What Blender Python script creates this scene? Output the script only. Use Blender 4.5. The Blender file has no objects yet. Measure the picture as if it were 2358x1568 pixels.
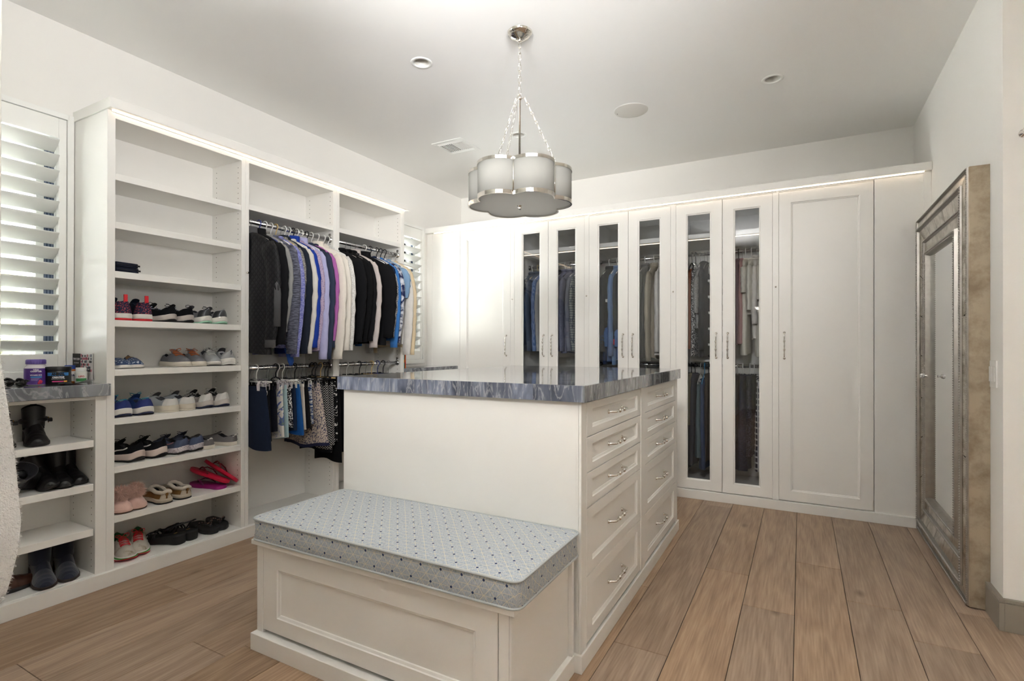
import bpy, bmesh, math, random
from mathutils import Vector, Matrix

# ---------------------------------------------------------------- camera, world, lights, exposure
SC = bpy.context.scene
COL = SC.collection
YAW, PITCH, ROLL = .500970688, .00276377, .00141969
_fw = Vector((-math.sin(YAW)*math.cos(PITCH), math.cos(YAW)*math.cos(PITCH), math.sin(PITCH)))
_r = Vector((math.cos(YAW), math.sin(YAW), 0)); _u = _r.cross(_fw)
_r2 = _r*math.cos(ROLL)+_u*math.sin(ROLL); _u2 = -_r*math.sin(ROLL)+_u*math.cos(ROLL)
cd = bpy.data.cameras.new('camera'); cam = bpy.data.objects.new('camera', cd); COL.objects.link(cam)
m3 = Matrix((_r2, _u2, -_fw)).transposed()
cam.matrix_world = Matrix.Translation((0, 0, 1.2)) @ m3.to_4x4()
cd.sensor_width = 36; cd.lens = 36*1214.845/2358; cd.shift_y = 11.25/2358
cd.clip_start = .05; cd.clip_end = 200
SC.camera = cam
SC.view_settings.view_transform = 'Standard'; SC.view_settings.look = 'None'
SC.view_settings.gamma = 1; SC.view_settings.use_curve_mapping = False
SC.view_settings.exposure = 0.15
SC.cycles.use_denoising = True
SC.cycles.max_bounces = 10; SC.cycles.diffuse_bounces = 5; SC.cycles.glossy_bounces = 4
SC.cycles.transparent_max_bounces = 12; SC.cycles.transmission_bounces = 6
SC.cycles.caustics_reflective = False; SC.cycles.caustics_refractive = False
SC.cycles.sample_clamp_indirect = 0

SKY_STRENGTH = 4.0
LAMP_STRENGTH = 60
ADDED_SCONCE_STRENGTH = 12.0
FILL_POWER = 520.0
FILL_SPOT_POWER = 380.0
FILL2_POWER = 400.0
LED_STRENGTH = 4.5
w = bpy.data.worlds.new('overcast_sky'); SC.world = w; w.use_nodes = True
wn = w.node_tree.nodes; wl = w.node_tree.links
bg = wn['Background']
tcw = wn.new('ShaderNodeTexCoord'); sepw = wn.new('ShaderNodeSeparateXYZ'); rampw = wn.new('ShaderNodeValToRGB')
wl.new(tcw.outputs['Generated'], sepw.inputs[0]); wl.new(sepw.outputs['Z'], rampw.inputs[0])
rampw.color_ramp.elements[0].color = (.95, .96, 1, 1); rampw.color_ramp.elements[1].color = (.80, .90, 1, 1)
wl.new(rampw.outputs[0], bg.inputs[0]); bg.inputs[1].default_value = SKY_STRENGTH
SUN_STRENGTH = 160.0
sl = bpy.data.lights.new('sun', 'SUN'); sl.energy = SUN_STRENGTH; sl.angle = .01; sl.color = (1, .99, .97)
so = bpy.data.objects.new('sun', sl); COL.objects.link(so); so.rotation_euler = Vector((.62, .12, .78)).to_track_quat('Z', 'Y').to_euler()
def portal(name, loc, rot, sx, sy):
    l = bpy.data.lights.new(name, 'AREA'); l.shape = 'RECTANGLE'; l.size = sx; l.size_y = sy
    o = bpy.data.objects.new(name, l); COL.objects.link(o); o.location = loc; o.rotation_euler = rot
    l.cycles.is_portal = True
    return o
P2 = math.pi/2
portal('window_portal_near', (-3.56, .87, 1.72), (0, -P2, 0), 1.4, .95)
portal('window_portal_far', (-3.56, 3.96, 1.72), (0, -P2, 0), 1.4, .72)

# ---------------------------------------------------------------- helpers
RND = random.Random(11)
WORLD = set()
def C(r, g, b, a=1.0):
    f = lambda c: (c/255/12.92) if c/255 <= .04045 else ((c/255+.055)/1.055)**2.4
    return (f(r), f(g), f(b), a)
def link(o): COL.objects.link(o); return o
class MB:
    def __init__(s): s.v = []; s.f = []; s.m = []; s.uv = []
    def add(s, vs, fs, mi=0):
        n = len(s.v); s.v += [tuple(v) for v in vs]; s.f += [tuple(i+n for i in f) for f in fs]; s.m += [mi]*len(fs); return s
    def box(s, x0, x1, y0, y1, z0, z1, mi=0):
        if x0 > x1: x0, x1 = x1, x0
        if y0 > y1: y0, y1 = y1, y0
        v = [(x, y, z) for z in (z0, z1) for y in (y0, y1) for x in (x0, x1)]
        return s.add(v, [(0, 2, 3, 1), (4, 5, 7, 6), (0, 1, 5, 4), (2, 6, 7, 3), (0, 4, 6, 2), (1, 3, 7, 5)], mi)
    def grid(s, rows, cu=False, cv=False, mi=0, cap0=False, cap1=False):
        nr, nc = len(rows), len(rows[0]); vs = [p for r in rows for p in r]; fs = []
        for i in range(nr if cv else nr-1):
            for j in range(nc if cu else nc-1):
                a, b = i*nc+j, i*nc+(j+1) % nc; k = ((i+1) % nr)*nc
                fs.append((a, b, k+(j+1) % nc, k+j))
        if cap0: fs.append(tuple(reversed(range(nc))))
        if cap1: fs.append(tuple((nr-1)*nc+j for j in range(nc)))
        return s.add(vs, fs, mi)
    def tube(s, pts, r, n=8, mi=0, closed=False, flat=1.0, up=None):
        pts = [Vector(p) for p in pts]; m = len(pts); rows = []; prev = None
        for i, p in enumerate(pts):
            if closed: t = pts[(i+1) % m]-pts[i-1]
            else: t = pts[min(i+1, m-1)]-pts[max(i-1, 0)]
            if t.length < 1e-9: t = Vector((0, 0, 1))
            t.normalize()
            if prev is None:
                a = Vector(up) if up else (Vector((0, 0, 1)) if abs(t.z) < .9 else Vector((1, 0, 0)))
                prev = (a-t*a.dot(t)).normalized()
            else:
                prev = prev-t*prev.dot(t)
                prev = prev.normalized() if prev.length > 1e-6 else t.orthogonal().normalized()
            b = t.cross(prev); rr = r[i] if isinstance(r, (list, tuple)) else r
            rows.append([p+prev*rr*math.cos(2*math.pi*k/n)*flat+b*rr*math.sin(2*math.pi*k/n) for k in range(n)])
        return s.grid(rows, cu=True, cv=closed, mi=mi, cap0=not closed, cap1=not closed)
    def lathe(s, prof, n=24, c=(0, 0, 0), mi=0, ax='z', cap=False):
        rows = []
        for r, z in prof:
            row = []
            for k in range(n):
                a = 2*math.pi*k/n; p = (r*math.cos(a), r*math.sin(a), z)
                if ax == 'x': p = (p[2], p[0], p[1])
                elif ax == 'y': p = (p[0], p[2], p[1])
                row.append((p[0]+c[0], p[1]+c[1], p[2]+c[2]))
            rows.append(row)
        return s.grid(rows, cu=True, mi=mi, cap0=cap, cap1=cap)
    def ball(s, c, r, n=10, m=7, sc=(1, 1, 1), mi=0):
        rows = [[(c[0]+r*sc[0]*math.sin(math.pi*i/m)*math.cos(2*math.pi*k/n), c[1]+r*sc[1]*math.sin(math.pi*i/m)*math.sin(2*math.pi*k/n), c[2]+r*sc[2]*math.cos(math.pi*i/m)) for k in range(n)] for i in range(m+1)]
        return s.grid(rows, cu=True, mi=mi)
    def prism(s, poly, d0, d1, fn, mi=0):
        n = len(poly); v = [fn(a, b, d0) for a, b in poly]+[fn(a, b, d1) for a, b in poly]
        return s.add(v, [tuple(reversed(range(n))), tuple(range(n, 2*n))]+[(i, (i+1) % n, n+(i+1) % n, n+i) for i in range(n)], mi)
    def mesh(s, name, mats, smooth=False):
        me = bpy.data.meshes.new(name); me.from_pydata(s.v, [], s.f)
        for m in (mats if isinstance(mats, (list, tuple)) else [mats]): me.materials.append(m)
        if any(s.m): me.polygons.foreach_set('material_index', s.m)
        if smooth: me.polygons.foreach_set('use_smooth', [True]*len(s.f))
        if s.uv:
            uv = me.uv_layers.new(name='UVMap')
            for l in me.loops: uv.data[l.index].uv = s.uv[l.vertex_index]
        me.update(); return me
    def build(s, name, mats, parent=None, smooth=False, bevel=0, weld=False):
        me = s.mesh(name, mats, smooth)
        if weld:
            bm = bmesh.new(); bm.from_mesh(me); bmesh.ops.remove_doubles(bm, verts=bm.verts, dist=1e-5); bmesh.ops.recalc_face_normals(bm, faces=bm.faces); bm.to_mesh(me); bm.free()
        o = place(name, me, parent)
        if bevel:
            b = o.modifiers.new('bevel', 'BEVEL'); b.width = bevel; b.segments = 2; b.limit_method = 'ANGLE'; b.angle_limit = .6
        return o
def place(name, me, parent=None, loc=None, rot=None):
    o = link(bpy.data.objects.new(name, me))
    if parent is not None:
        o.parent = parent
        if parent.name in WORLD: o.matrix_parent_inverse = Matrix.Translation(-Vector(parent.location))
    if loc is not None: o.location = loc
    if rot is not None: o.rotation_euler = rot
    return o
def tag(o, label=None, cat=None, group=None, kind=None):
    if label: o['label'] = label
    if cat: o['category'] = cat
    if group: o['group'] = group
    if kind: o['kind'] = kind
    return o
def thing(name, label, cat, loc=(0, 0, 0), group=None, world=True, rotz=0, kind=None):
    o = link(bpy.data.objects.new(name, None)); o.location = loc; o.rotation_euler = (0, 0, rotz); o.empty_display_size = .05
    if world: WORLD.add(o.name)
    return tag(o, label, cat, group, kind)
def lerp(a, b, t): return a+(b-a)*t
def interp(tab, x):
    if x <= tab[0][0]: return tab[0][1]
    for (x0, y0), (x1, y1) in zip(tab, tab[1:]):
        if x <= x1:
            t = (x-x0)/(x1-x0); t = t*t*(3-2*t); return y0+(y1-y0)*t
    return tab[-1][1]
def text(name, body, size, mat, parent, loc, rot, align='CENTER', bold=0, xs=1.0):
    cu = bpy.data.curves.new(name, 'FONT'); cu.body = body; cu.size = size; cu.align_x = align; cu.align_y = 'CENTER'
    cu.extrude = .0002; cu.offset = bold; cu.resolution_u = 2
    o = bpy.data.objects.new(name, cu)
    me = bpy.data.meshes.new_from_object(o); me.materials.append(mat)
    bpy.data.objects.remove(o); bpy.data.curves.remove(cu)
    o = place(name, me, parent, loc, rot); o.scale = (xs, 1, 1); return o

# ---------------------------------------------------------------- materials
MATS = {}
def newmat(name):
    m = bpy.data.materials.new(name); m.use_nodes = True; MATS[name] = m
    return m, m.node_tree.nodes, m.node_tree.links, m.node_tree.nodes['Principled BSDF']
def pm(name, col, rough=.5, metal=0.0, var=.06, scale=8.0, bump=0.0, bscale=None, spec=.5, stretch=None, sheen=0.0, coat=0.0, trans=0.0):
    """plain procedural material: noise-varied colour, optional noise bump"""
    if name in MATS: return MATS[name]
    m, n, l, b = newmat(name)
    tc = n.new('ShaderNodeTexCoord'); mp = n.new('ShaderNodeMapping'); nz = n.new('ShaderNodeTexNoise'); rp = n.new('ShaderNodeMix'); rp.data_type = 'RGBA'
    l.new(tc.outputs['Object'], mp.inputs[0]); l.new(mp.outputs[0], nz.inputs['Vector'])
    if stretch: mp.inputs['Scale'].default_value = stretch
    nz.inputs['Scale'].default_value = scale; nz.inputs['Detail'].default_value = 4
    a = tuple(max(0, c*(1-var)) for c in col[:3])+(1,); d = tuple(min(1, c*(1+var)) for c in col[:3])+(1,)
    rp.inputs['A'].default_value = a; rp.inputs['B'].default_value = d
    l.new(nz.outputs['Fac'], rp.inputs['Factor']); l.new(rp.outputs['Result'], b.inputs['Base Color'])
    b.inputs['Roughness'].default_value = rough; b.inputs['Metallic'].default_value = metal
    b.inputs['Specular IOR Level'].default_value = spec
    b.inputs['Sheen Weight'].default_value = sheen; b.inputs['Coat Weight'].default_value = coat
    b.inputs['Transmission Weight'].default_value = trans
    if bump:
        n2 = n.new('ShaderNodeTexNoise'); n2.inputs['Scale'].default_value = bscale or scale*8; n2.inputs['Detail'].default_value = 3
        l.new(mp.outputs[0], n2.inputs['Vector'])
        bp = n.new('ShaderNodeBump'); bp.inputs['Strength'].default_value = bump; bp.inputs['Distance'].default_value = .004
        l.new(n2.outputs['Fac'], bp.inputs['Height']); l.new(bp.outputs[0], b.inputs['Normal'])
    return m
def mathn(n, l, op, a, b=None, c=None):
    x = n.new('ShaderNodeMath'); x.operation = op
    for i, v in enumerate((a, b, c)):
        if v is None: continue
        if isinstance(v, (int, float)): x.inputs[i].default_value = v
        else: l.new(v, x.inputs[i])
    return x.outputs[0]
def two(name, c0, c1, kind='noise', scale=20.0, rough=.85, lo=.45, hi=.55, stretch=(1, 1, 1), c2=None, bump=.2, detail=3.0, dist=0.0):
    """two-tone fabric: melange, prints, checks, chevrons"""
    if name in MATS: return MATS[name]
    m, n, l, b = newmat(name)
    tc = n.new('ShaderNodeTexCoord'); mp = n.new('ShaderNodeMapping'); l.new(tc.outputs['Object'], mp.inputs[0]); mp.inputs['Scale'].default_value = stretch
    if kind == 'noise':
        t = n.new('ShaderNodeTexNoise'); t.inputs['Scale'].default_value = scale; t.inputs['Detail'].default_value = detail; t.inputs['Distortion'].default_value = dist; l.new(mp.outputs[0], t.inputs['Vector']); f = t.outputs['Fac']
    elif kind == 'voronoi':
        t = n.new('ShaderNodeTexVoronoi'); t.inputs['Scale'].default_value = scale; l.new(mp.outputs[0], t.inputs['Vector']); f = t.outputs['Distance']
    else:
        sp = n.new('ShaderNodeSeparateXYZ'); l.new(mp.outputs[0], sp.inputs[0])
        hx = mathn(n, l, 'ADD', sp.outputs['X'], sp.outputs['Y'])
        if kind == 'check':
            a = mathn(n, l, 'PINGPONG', mathn(n, l, 'MULTIPLY', hx, scale), .5); c = mathn(n, l, 'PINGPONG', mathn(n, l, 'MULTIPLY', sp.outputs['Z'], scale), .5)
            f = mathn(n, l, 'MAXIMUM', mathn(n, l, 'GREATER_THAN', a, .36), mathn(n, l, 'GREATER_THAN', c, .36))
        elif kind == 'chevron':
            z = mathn(n, l, 'PINGPONG', mathn(n, l, 'MULTIPLY', hx, scale*.35), .5)
            a = mathn(n, l, 'ADD', mathn(n, l, 'MULTIPLY', sp.outputs['Z'], scale), mathn(n, l, 'MULTIPLY', z, 2.6))
            f = mathn(n, l, 'PINGPONG', a, .5); f = mathn(n, l, 'MULTIPLY', f, 2.0)
        elif kind == 'quilt':
            a = mathn(n, l, 'PINGPONG', mathn(n, l, 'MULTIPLY', mathn(n, l, 'ADD', hx, sp.outputs['Z']), scale), .5)
            c = mathn(n, l, 'PINGPONG', mathn(n, l, 'MULTIPLY', mathn(n, l, 'SUBTRACT', hx, sp.outputs['Z']), scale), .5)
            f = mathn(n, l, 'MULTIPLY', mathn(n, l, 'MINIMUM', a, c), 2.0)
        else:
            f = mathn(n, l, 'PINGPONG', mathn(n, l, 'MULTIPLY', hx if kind == 'vstripe' else sp.outputs['Z'], scale), .5); f = mathn(n, l, 'MULTIPLY', f, 2.0)
    rp = n.new('ShaderNodeValToRGB'); l.new(f, rp.inputs[0]); e = rp.color_ramp.elements
    e[0].position = lo; e[0].color = c0; e[1].position = hi; e[1].color = c1
    if c2: x = e.new(min(1, hi+.15)); x.color = c2
    l.new(rp.outputs[0], b.inputs['Base Color']); b.inputs['Roughness'].default_value = rough; b.inputs['Specular IOR Level'].default_value = .25
    if bump:
        bp = n.new('ShaderNodeBump'); bp.inputs['Strength'].default_value = bump; bp.inputs['Distance'].default_value = .003
        l.new(f, bp.inputs['Height']); l.new(bp.outputs[0], b.inputs['Normal'])
    return m
def emit(name, col, s):
    m, n, l, b = newmat(name); b.inputs['Base Color'].default_value = col; b.inputs['Emission Color'].default_value = col; b.inputs['Emission Strength'].default_value = s; return m
def fab(name, r, g, b, var=.10, bump=.25, sheen=.0):
    return pm(name, C(r, g, b), .9, var=var, scale=30, bump=bump, bscale=500, spec=.2, sheen=sheen)

M_PAINT = pm('cabinet_white_paint', C(241, 239, 234), .38, var=.012, scale=3, bump=.015, bscale=60)
M_WALL = pm('wall_warm_white', C(241, 239, 234), .85, var=.012, scale=2, bump=.04, bscale=220)
M_CEIL = pm('ceiling_white', C(245, 244, 241), .9, var=.01, scale=1.5, bump=.04, bscale=200)
M_TRIMW = pm('shutter_white', C(244, 244, 240), .4, var=.01, scale=3)
M_SHADOW = pm('dark_gap', C(40, 37, 33), .9, var=.1)
M_HOLE = pm('pin_hole_dark', C(96, 88, 78), .8, var=.1)
M_CHROME = pm('polished_nickel', (.80, .77, .72, 1), .10, 1.0, var=.03, scale=12)
M_STEEL = pm('chrome_rod', (.72, .72, .73, 1), .16, 1.0, var=.04, scale=10)
M_BASEB = pm('greige_baseboard', C(150, 142, 130), .5, var=.03, scale=5)
M_BLACK = pm('black_matte', C(20, 20, 22), .6, var=.1)
M_BLKPL = pm('black_plastic', C(18, 18, 20), .3, var=.1)
M_WPLAST = pm('white_plastic', C(236, 235, 230), .35, var=.02)
M_LED = emit('led_strip_warm', (1.0, .80, .58, 1), LED_STRENGTH)

def mk_glass():
    m, n, l, b = newmat('cabinet_glass'); n.remove(b)
    tr = n.new('ShaderNodeBsdfTransparent'); tr.inputs[0].default_value = (.93, .94, .95, 1)
    gl = n.new('ShaderNodeBsdfGlossy'); gl.inputs['Roughness'].default_value = .02; gl.inputs['Color'].default_value = (1, 1, 1, 1)
    nz = n.new('ShaderNodeTexNoise'); nz.inputs['Scale'].default_value = 2; bp = n.new('ShaderNodeBump'); bp.inputs['Strength'].default_value = .01; l.new(nz.outputs['Fac'], bp.inputs['Height'])
    fr = n.new('ShaderNodeFresnel'); fr.inputs['IOR'].default_value = 1.5; l.new(bp.outputs[0], gl.inputs['Normal'])
    mx = n.new('ShaderNodeMixShader'); l.new(fr.outputs[0], mx.inputs[0]); l.new(tr.outputs[0], mx.inputs[1]); l.new(gl.outputs[0], mx.inputs[2]); l.new(mx.outputs[0], n['Material Output'].inputs[0])
    return m
M_GLASS = mk_glass()
def mk_clear():
    m, n, l, b = newmat('clear_window_glass'); n.remove(b)
    tr = n.new('ShaderNodeBsdfTransparent'); tr.inputs[0].default_value = (.96, .98, .98, 1)
    gl = n.new('ShaderNodeBsdfGlossy'); gl.inputs['Roughness'].default_value = .02
    fr = n.new('ShaderNodeFresnel'); fr.inputs['IOR'].default_value = 1.4
    nz = n.new('ShaderNodeTexNoise'); nz.inputs['Scale'].default_value = 1.5; bp = n.new('ShaderNodeBump'); bp.inputs['Strength'].default_value = .01; l.new(nz.outputs['Fac'], bp.inputs['Height']); l.new(bp.outputs[0], gl.inputs['Normal'])
    mx = n.new('ShaderNodeMixShader'); l.new(fr.outputs[0], mx.inputs[0]); l.new(tr.outputs[0], mx.inputs[1]); l.new(gl.outputs[0], mx.inputs[2]); l.new(mx.outputs[0], n['Material Output'].inputs[0])
    return m
M_CLEAR = mk_clear()
def mk_wood():
    m, n, l, b = newmat('oak_plank')
    tc = n.new('ShaderNodeTexCoord'); oi = n.new('ShaderNodeObjectInfo'); mp = n.new('ShaderNodeMapping')
    l.new(tc.outputs['Object'], mp.inputs[0])
    cx = n.new('ShaderNodeCombineXYZ'); r100 = mathn(n, l, 'MULTIPLY', oi.outputs['Random'], 37.0); l.new(r100, cx.inputs[0]); l.new(r100, cx.inputs[1]); l.new(cx.outputs[0], mp.inputs['Location'])
    mp.inputs['Scale'].default_value = (5.5, .75, 1)
    nz = n.new('ShaderNodeTexNoise'); nz.inputs['Scale'].default_value = 1.0; nz.inputs['Detail'].default_value = 2.5; nz.inputs['Distortion'].default_value = .3; l.new(mp.outputs[0], nz.inputs['Vector'])
    rings = mathn(n, l, 'PINGPONG', mathn(n, l, 'MULTIPLY', nz.outputs['Fac'], 13.0), 1.0)
    mp2 = n.new('ShaderNodeMapping'); l.new(tc.outputs['Object'], mp2.inputs[0]); mp2.inputs['Scale'].default_value = (130, 5, 1)
    nf = n.new('ShaderNodeTexNoise'); nf.inputs['Scale'].default_value = 1; nf.inputs['Detail'].default_value = 4; l.new(mp2.outputs[0], nf.inputs['Vector'])
    g = mathn(n, l, 'ADD', mathn(n, l, 'MULTIPLY', rings, .20), mathn(n, l, 'MULTIPLY', nf.outputs['Fac'], .80))
    rp = n.new('ShaderNodeValToRGB'); l.new(g, rp.inputs[0]); e = rp.color_ramp.elements
    e[0].position = .22; e[0].color = C(142, 112, 86); e[1].position = .80; e[1].color = C(192, 161, 128)
    x = e.new(.5); x.color = C(169, 138, 107)
    # per plank tone
    hs = n.new('ShaderNodeHueSaturation'); l.new(rp.outputs[0], hs.inputs['Color'])
    rr = n.new('ShaderNodeMapRange'); l.new(oi.outputs['Random'], rr.inputs[0]); rr.inputs[3].default_value = .84; rr.inputs[4].default_value = 1.10; l.new(rr.outputs[0], hs.inputs['Value'])
    r2 = mathn(n, l, 'FRACT', mathn(n, l, 'MULTIPLY', oi.outputs['Random'], 7.3)); rs = n.new('ShaderNodeMapRange'); l.new(r2, rs.inputs[0]); rs.inputs[3].default_value = .74; rs.inputs[4].default_value = .92; l.new(rs.outputs[0], hs.inputs['Saturation'])
    # knots
    mp3 = n.new('ShaderNodeMapping'); l.new(tc.outputs['Object'], mp3.inputs[0]); mp3.inputs['Scale'].default_value = (3.2, 1.5, 1); l.new(cx.outputs[0], mp3.inputs['Location'])
    vo = n.new('ShaderNodeTexVoronoi'); vo.inputs['Scale'].default_value = 1.0; l.new(mp3.outputs[0], vo.inputs['Vector'])
    kn = n.new('ShaderNodeMapRange'); l.new(vo.outputs['Distance'], kn.inputs[0]); kn.inputs[1].default_value = .02; kn.inputs[2].default_value = .085; kn.inputs[3].default_value = .62; kn.inputs[4].default_value = 0
    mx = n.new('ShaderNodeMix'); mx.data_type = 'RGBA'; l.new(kn.outputs[0], mx.inputs['Factor']); l.new(hs.outputs[0], mx.inputs['A']); mx.inputs['B'].default_value = C(70, 52, 40)
    l.new(mx.outputs['Result'], b.inputs['Base Color']); b.inputs['Roughness'].default_value = .42; b.inputs['Specular IOR Level'].default_value = .35
    bp = n.new('ShaderNodeBump'); bp.inputs['Strength'].default_value = .12; bp.inputs['Distance'].default_value = .002; l.new(g, bp.inputs['Height']); l.new(bp.outputs[0], b.inputs['Normal'])
    return m
M_WOOD = mk_wood()
def mk_marble():
    m, n, l, b = newmat('grey_blue_marble')
    tc = n.new('ShaderNodeTexCoord'); mp = n.new('ShaderNodeMapping'); l.new(tc.outputs['Object'], mp.inputs[0]); mp.inputs['Scale'].default_value = (1.6, 1.6, .8); mp.inputs['Rotation'].default_value = (0, .0, .25)
    n1 = n.new('ShaderNodeTexNoise'); n1.inputs['Scale'].default_value = 2.6; n1.inputs['Detail'].default_value = 6; n1.inputs['Distortion'].default_value = 1.6; l.new(mp.outputs[0], n1.inputs['Vector'])
    rp = n.new('ShaderNodeValToRGB'); l.new(n1.outputs['Fac'], rp.inputs[0]); e = rp.color_ramp.elements
    e[0].position = .30; e[0].color = C(70, 73, 80); e[1].position = .74; e[1].color = C(168, 170, 173); x = e.new(.5); x.color = C(116, 119, 126)
    n2 = n.new('ShaderNodeTexNoise'); n2.inputs['Scale'].default_value = 5.0; n2.inputs['Detail'].default_value = 5; n2.inputs['Distortion'].default_value = 2.2; l.new(mp.outputs[0], n2.inputs['Vector'])
    v = mathn(n, l, 'ABSOLUTE', mathn(n, l, 'SUBTRACT', n2.outputs['Fac'], .5)); vr = n.new('ShaderNodeMapRange'); l.new(v, vr.inputs[0]); vr.inputs[1].default_value = 0; vr.inputs[2].default_value = .035; vr.inputs[3].default_value = .42; vr.inputs[4].default_value = 0
    mx = n.new('ShaderNodeMix'); mx.data_type = 'RGBA'; l.new(vr.outputs[0], mx.inputs['Factor']); l.new(rp.outputs[0], mx.inputs['A']); mx.inputs['B'].default_value = C(196, 197, 200)
    l.new(mx.outputs['Result'], b.inputs['Base Color']); b.inputs['Roughness'].default_value = .06; b.inputs['Specular IOR Level'].default_value = .6; b.inputs['Coat Weight'].default_value = .3; b.inputs['Coat Roughness'].default_value = .03
    return m
M_MARBLE = mk_marble()
def translucent(name, col, f):
    m, n, l, b = newmat(name); n.remove(b)
    nz = n.new('ShaderNodeTexNoise'); nz.inputs['Scale'].default_value = 60; rp = n.new('ShaderNodeMix'); rp.data_type = 'RGBA'; l.new(nz.outputs['Fac'], rp.inputs['Factor'])
    rp.inputs['A'].default_value = tuple(c*.97 for c in col[:3])+(1,); rp.inputs['B'].default_value = col
    d = n.new('ShaderNodeBsdfDiffuse'); t = n.new('ShaderNodeBsdfTranslucent'); mx = n.new('ShaderNodeMixShader'); mx.inputs[0].default_value = f
    l.new(rp.outputs['Result'], d.inputs[0]); l.new(rp.outputs['Result'], t.inputs[0]); l.new(d.outputs[0], mx.inputs[1]); l.new(t.outputs[0], mx.inputs[2]); l.new(mx.outputs[0], n['Material Output'].inputs[0])
    return m
M_LED_ADDED = emit('added_strip_dim', (1.0, .84, .66, 1), LED_STRENGTH*.35)  # glow of the strips added inside the glass wardrobes
# ---------------------------------------------------------------- the setting
XW, XR, YB, ZC = -3.40, .755, 5.0, 2.89
def struct(name, mb, mat, parent=None, bevel=0):
    o = mb.build(name, mat, parent, bevel=bevel)
    if parent is None: o['kind'] = 'structure'
    return o
# floor: dark subfloor with each oak plank laid on it
floor = struct('floor', MB().box(-3.6, 3.1, -2.7, 5.1, -.06, -.012), M_SHADOW)
JX0, PWD = -.025, .2145
known = {-3: [2.089, 4.24, -.1], -2: [3.03, .9, -.9], -1: [2.682, .6, -1.3], 0: [3.353, 1.25, -.7], 1: [2.96, .8, -1.2], 2: [2.69, .5, -1.4],
         -13: [1.49, 3.2, -.4], -12: [.853, 2.4, -1.3], -4: [2.643, .75, -1.2], -14: [.62, 2.35]}
# column k spans X from JX0+PWD*k to JX0+PWD*(k+1)
rp = random.Random(5)
for k in range(-17, 15):
    x0 = JX0+PWD*k; x1 = x0+PWD; js = known.get(k)
    if js is None:
        js = []; y = -2.7+rp.uniform(.2, 2.0)
        while y < 4.9: js.append(y); y += rp.uniform(1.5, 2.3)
    ys = [-2.7]+sorted(js)+[5.05]
    for y0, y1 in zip(ys, ys[1:]):
        g = .0011
        if x1 < -3.1 or x0 > 2.95: continue
        p = MB().box(x0+g, x1-g, y0+g, y1-g, -.012, 0).build('floor_plank', M_WOOD, floor, bevel=.0015)
# walls
def wall_with_hole(name, X0, X1, ya, yb, holes, mat, z1=ZC+.1):
    mb = MB(); y = ya
    for h0, h1, hz0, hz1 in holes:
        mb.box(X0, X1, y, h0, 0, z1); mb.box(X0, X1, h0, h1, 0, hz0); mb.box(X0, X1, h0, h1, hz1, z1); y = h1
    mb.box(X0, X1, y, yb, 0, z1)
    return struct(name, mb, mat)
wall_with_hole('wall_left', XW-.16, XW, .1, YB+.15, [(.42, 1.318, 1.05, 2.40), (3.62, 4.30, 1.05, 2.40)], M_WALL)
struct('wall_back', MB().box(XW-.16, XR+.2, YB, YB+.15, 0, ZC+.1), M_WALL)
struct('wall_right', MB().box(XR, XR+.15, 2.975, YB, 0, ZC+.1), M_WALL)
struct('wall_entry', MB().box(XR+.15, 2.8, 2.975, 3.12, 0, ZC+.1), M_WALL)
struct('wall_front', MB().box(XW, -1.0, .17, .3105, 0, ZC+.1), M_WALL, bevel=.004)
struct('wall_passage_left', MB().box(-1.14, -1.0, -2.4, .17, 0, ZC+.1), M_WALL)
struct('wall_passage_right', MB().box(2.8, 2.95, -2.4, 3.12, 0, ZC+.1), M_WALL)
struct('wall_rear', MB().box(-1.14, 2.95, -2.55, -2.4, 0, ZC+.1), M_WALL)
# ceiling with round cut-outs for the recessed lights
DL = [(-1.98, 2.49), (-.156, 3.70), (-1.973, 3.712)]
bm = bmesh.new()
def loop(pts):
    vs = [bm.verts.new(p) for p in pts]
    return [bm.edges.new((vs[i], vs[(i+1) % len(vs)])) for i in range(len(vs))]
ed = loop([(-3.56, -2.55, ZC), (2.95, -2.55, ZC), (2.95, 5.15, ZC), (-3.56, 5.15, ZC)])
for x, y in DL: ed += loop([(x+.052*math.cos(a*math.pi/16), y+.052*math.sin(a*math.pi/16), ZC) for a in range(32)])
bmesh.ops.triangle_fill(bm, use_beauty=True, use_dissolve=False, edges=ed)
vs = [bm.verts.new(p) for p in ((-3.56, -2.55, ZC+.2), (2.95, -2.55, ZC+.2), (2.95, 5.15, ZC+.2), (-3.56, 5.15, ZC+.2))]; bm.faces.new(vs)
me = bpy.data.meshes.new('ceiling'); bm.to_mesh(me); bm.free(); me.materials.append(M_CEIL)
ceil = link(bpy.data.objects.new('ceiling', me)); ceil['kind'] = 'structure'
# greige baseboard at the right corner
bb = MB()
poly = [(XR, 4.34), (XR, 2.975), (2.8, 2.975)]
bb.box(XR-.018, XR, 2.957, 4.355, 0, .118); bb.box(XR, 2.8, 2.957, 2.975, 0, .118)
bb.box(XR-.015, XR, 2.960, 4.355, .118, .123); bb.box(XR, 2.8, 2.960, 2.975, .118, .123)
bb.box(XR-.018, XR, 2.957, 4.355, .123, .136); bb.box(XR, 2.8, 2.957, 2.975, .123, .136)
struct('baseboard_right', bb, M_BASEB, bevel=.0015)
# toe kicks under the built-ins
struct('trim_1', MB().box(XW, -3.03, .312, 4.34, 0, .073), M_PAINT, bevel=.002)
struct('trim_2', MB().box(-3.03, XR-.001, 4.357, 4.42, 0, .068), M_PAINT, bevel=.002)

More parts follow.
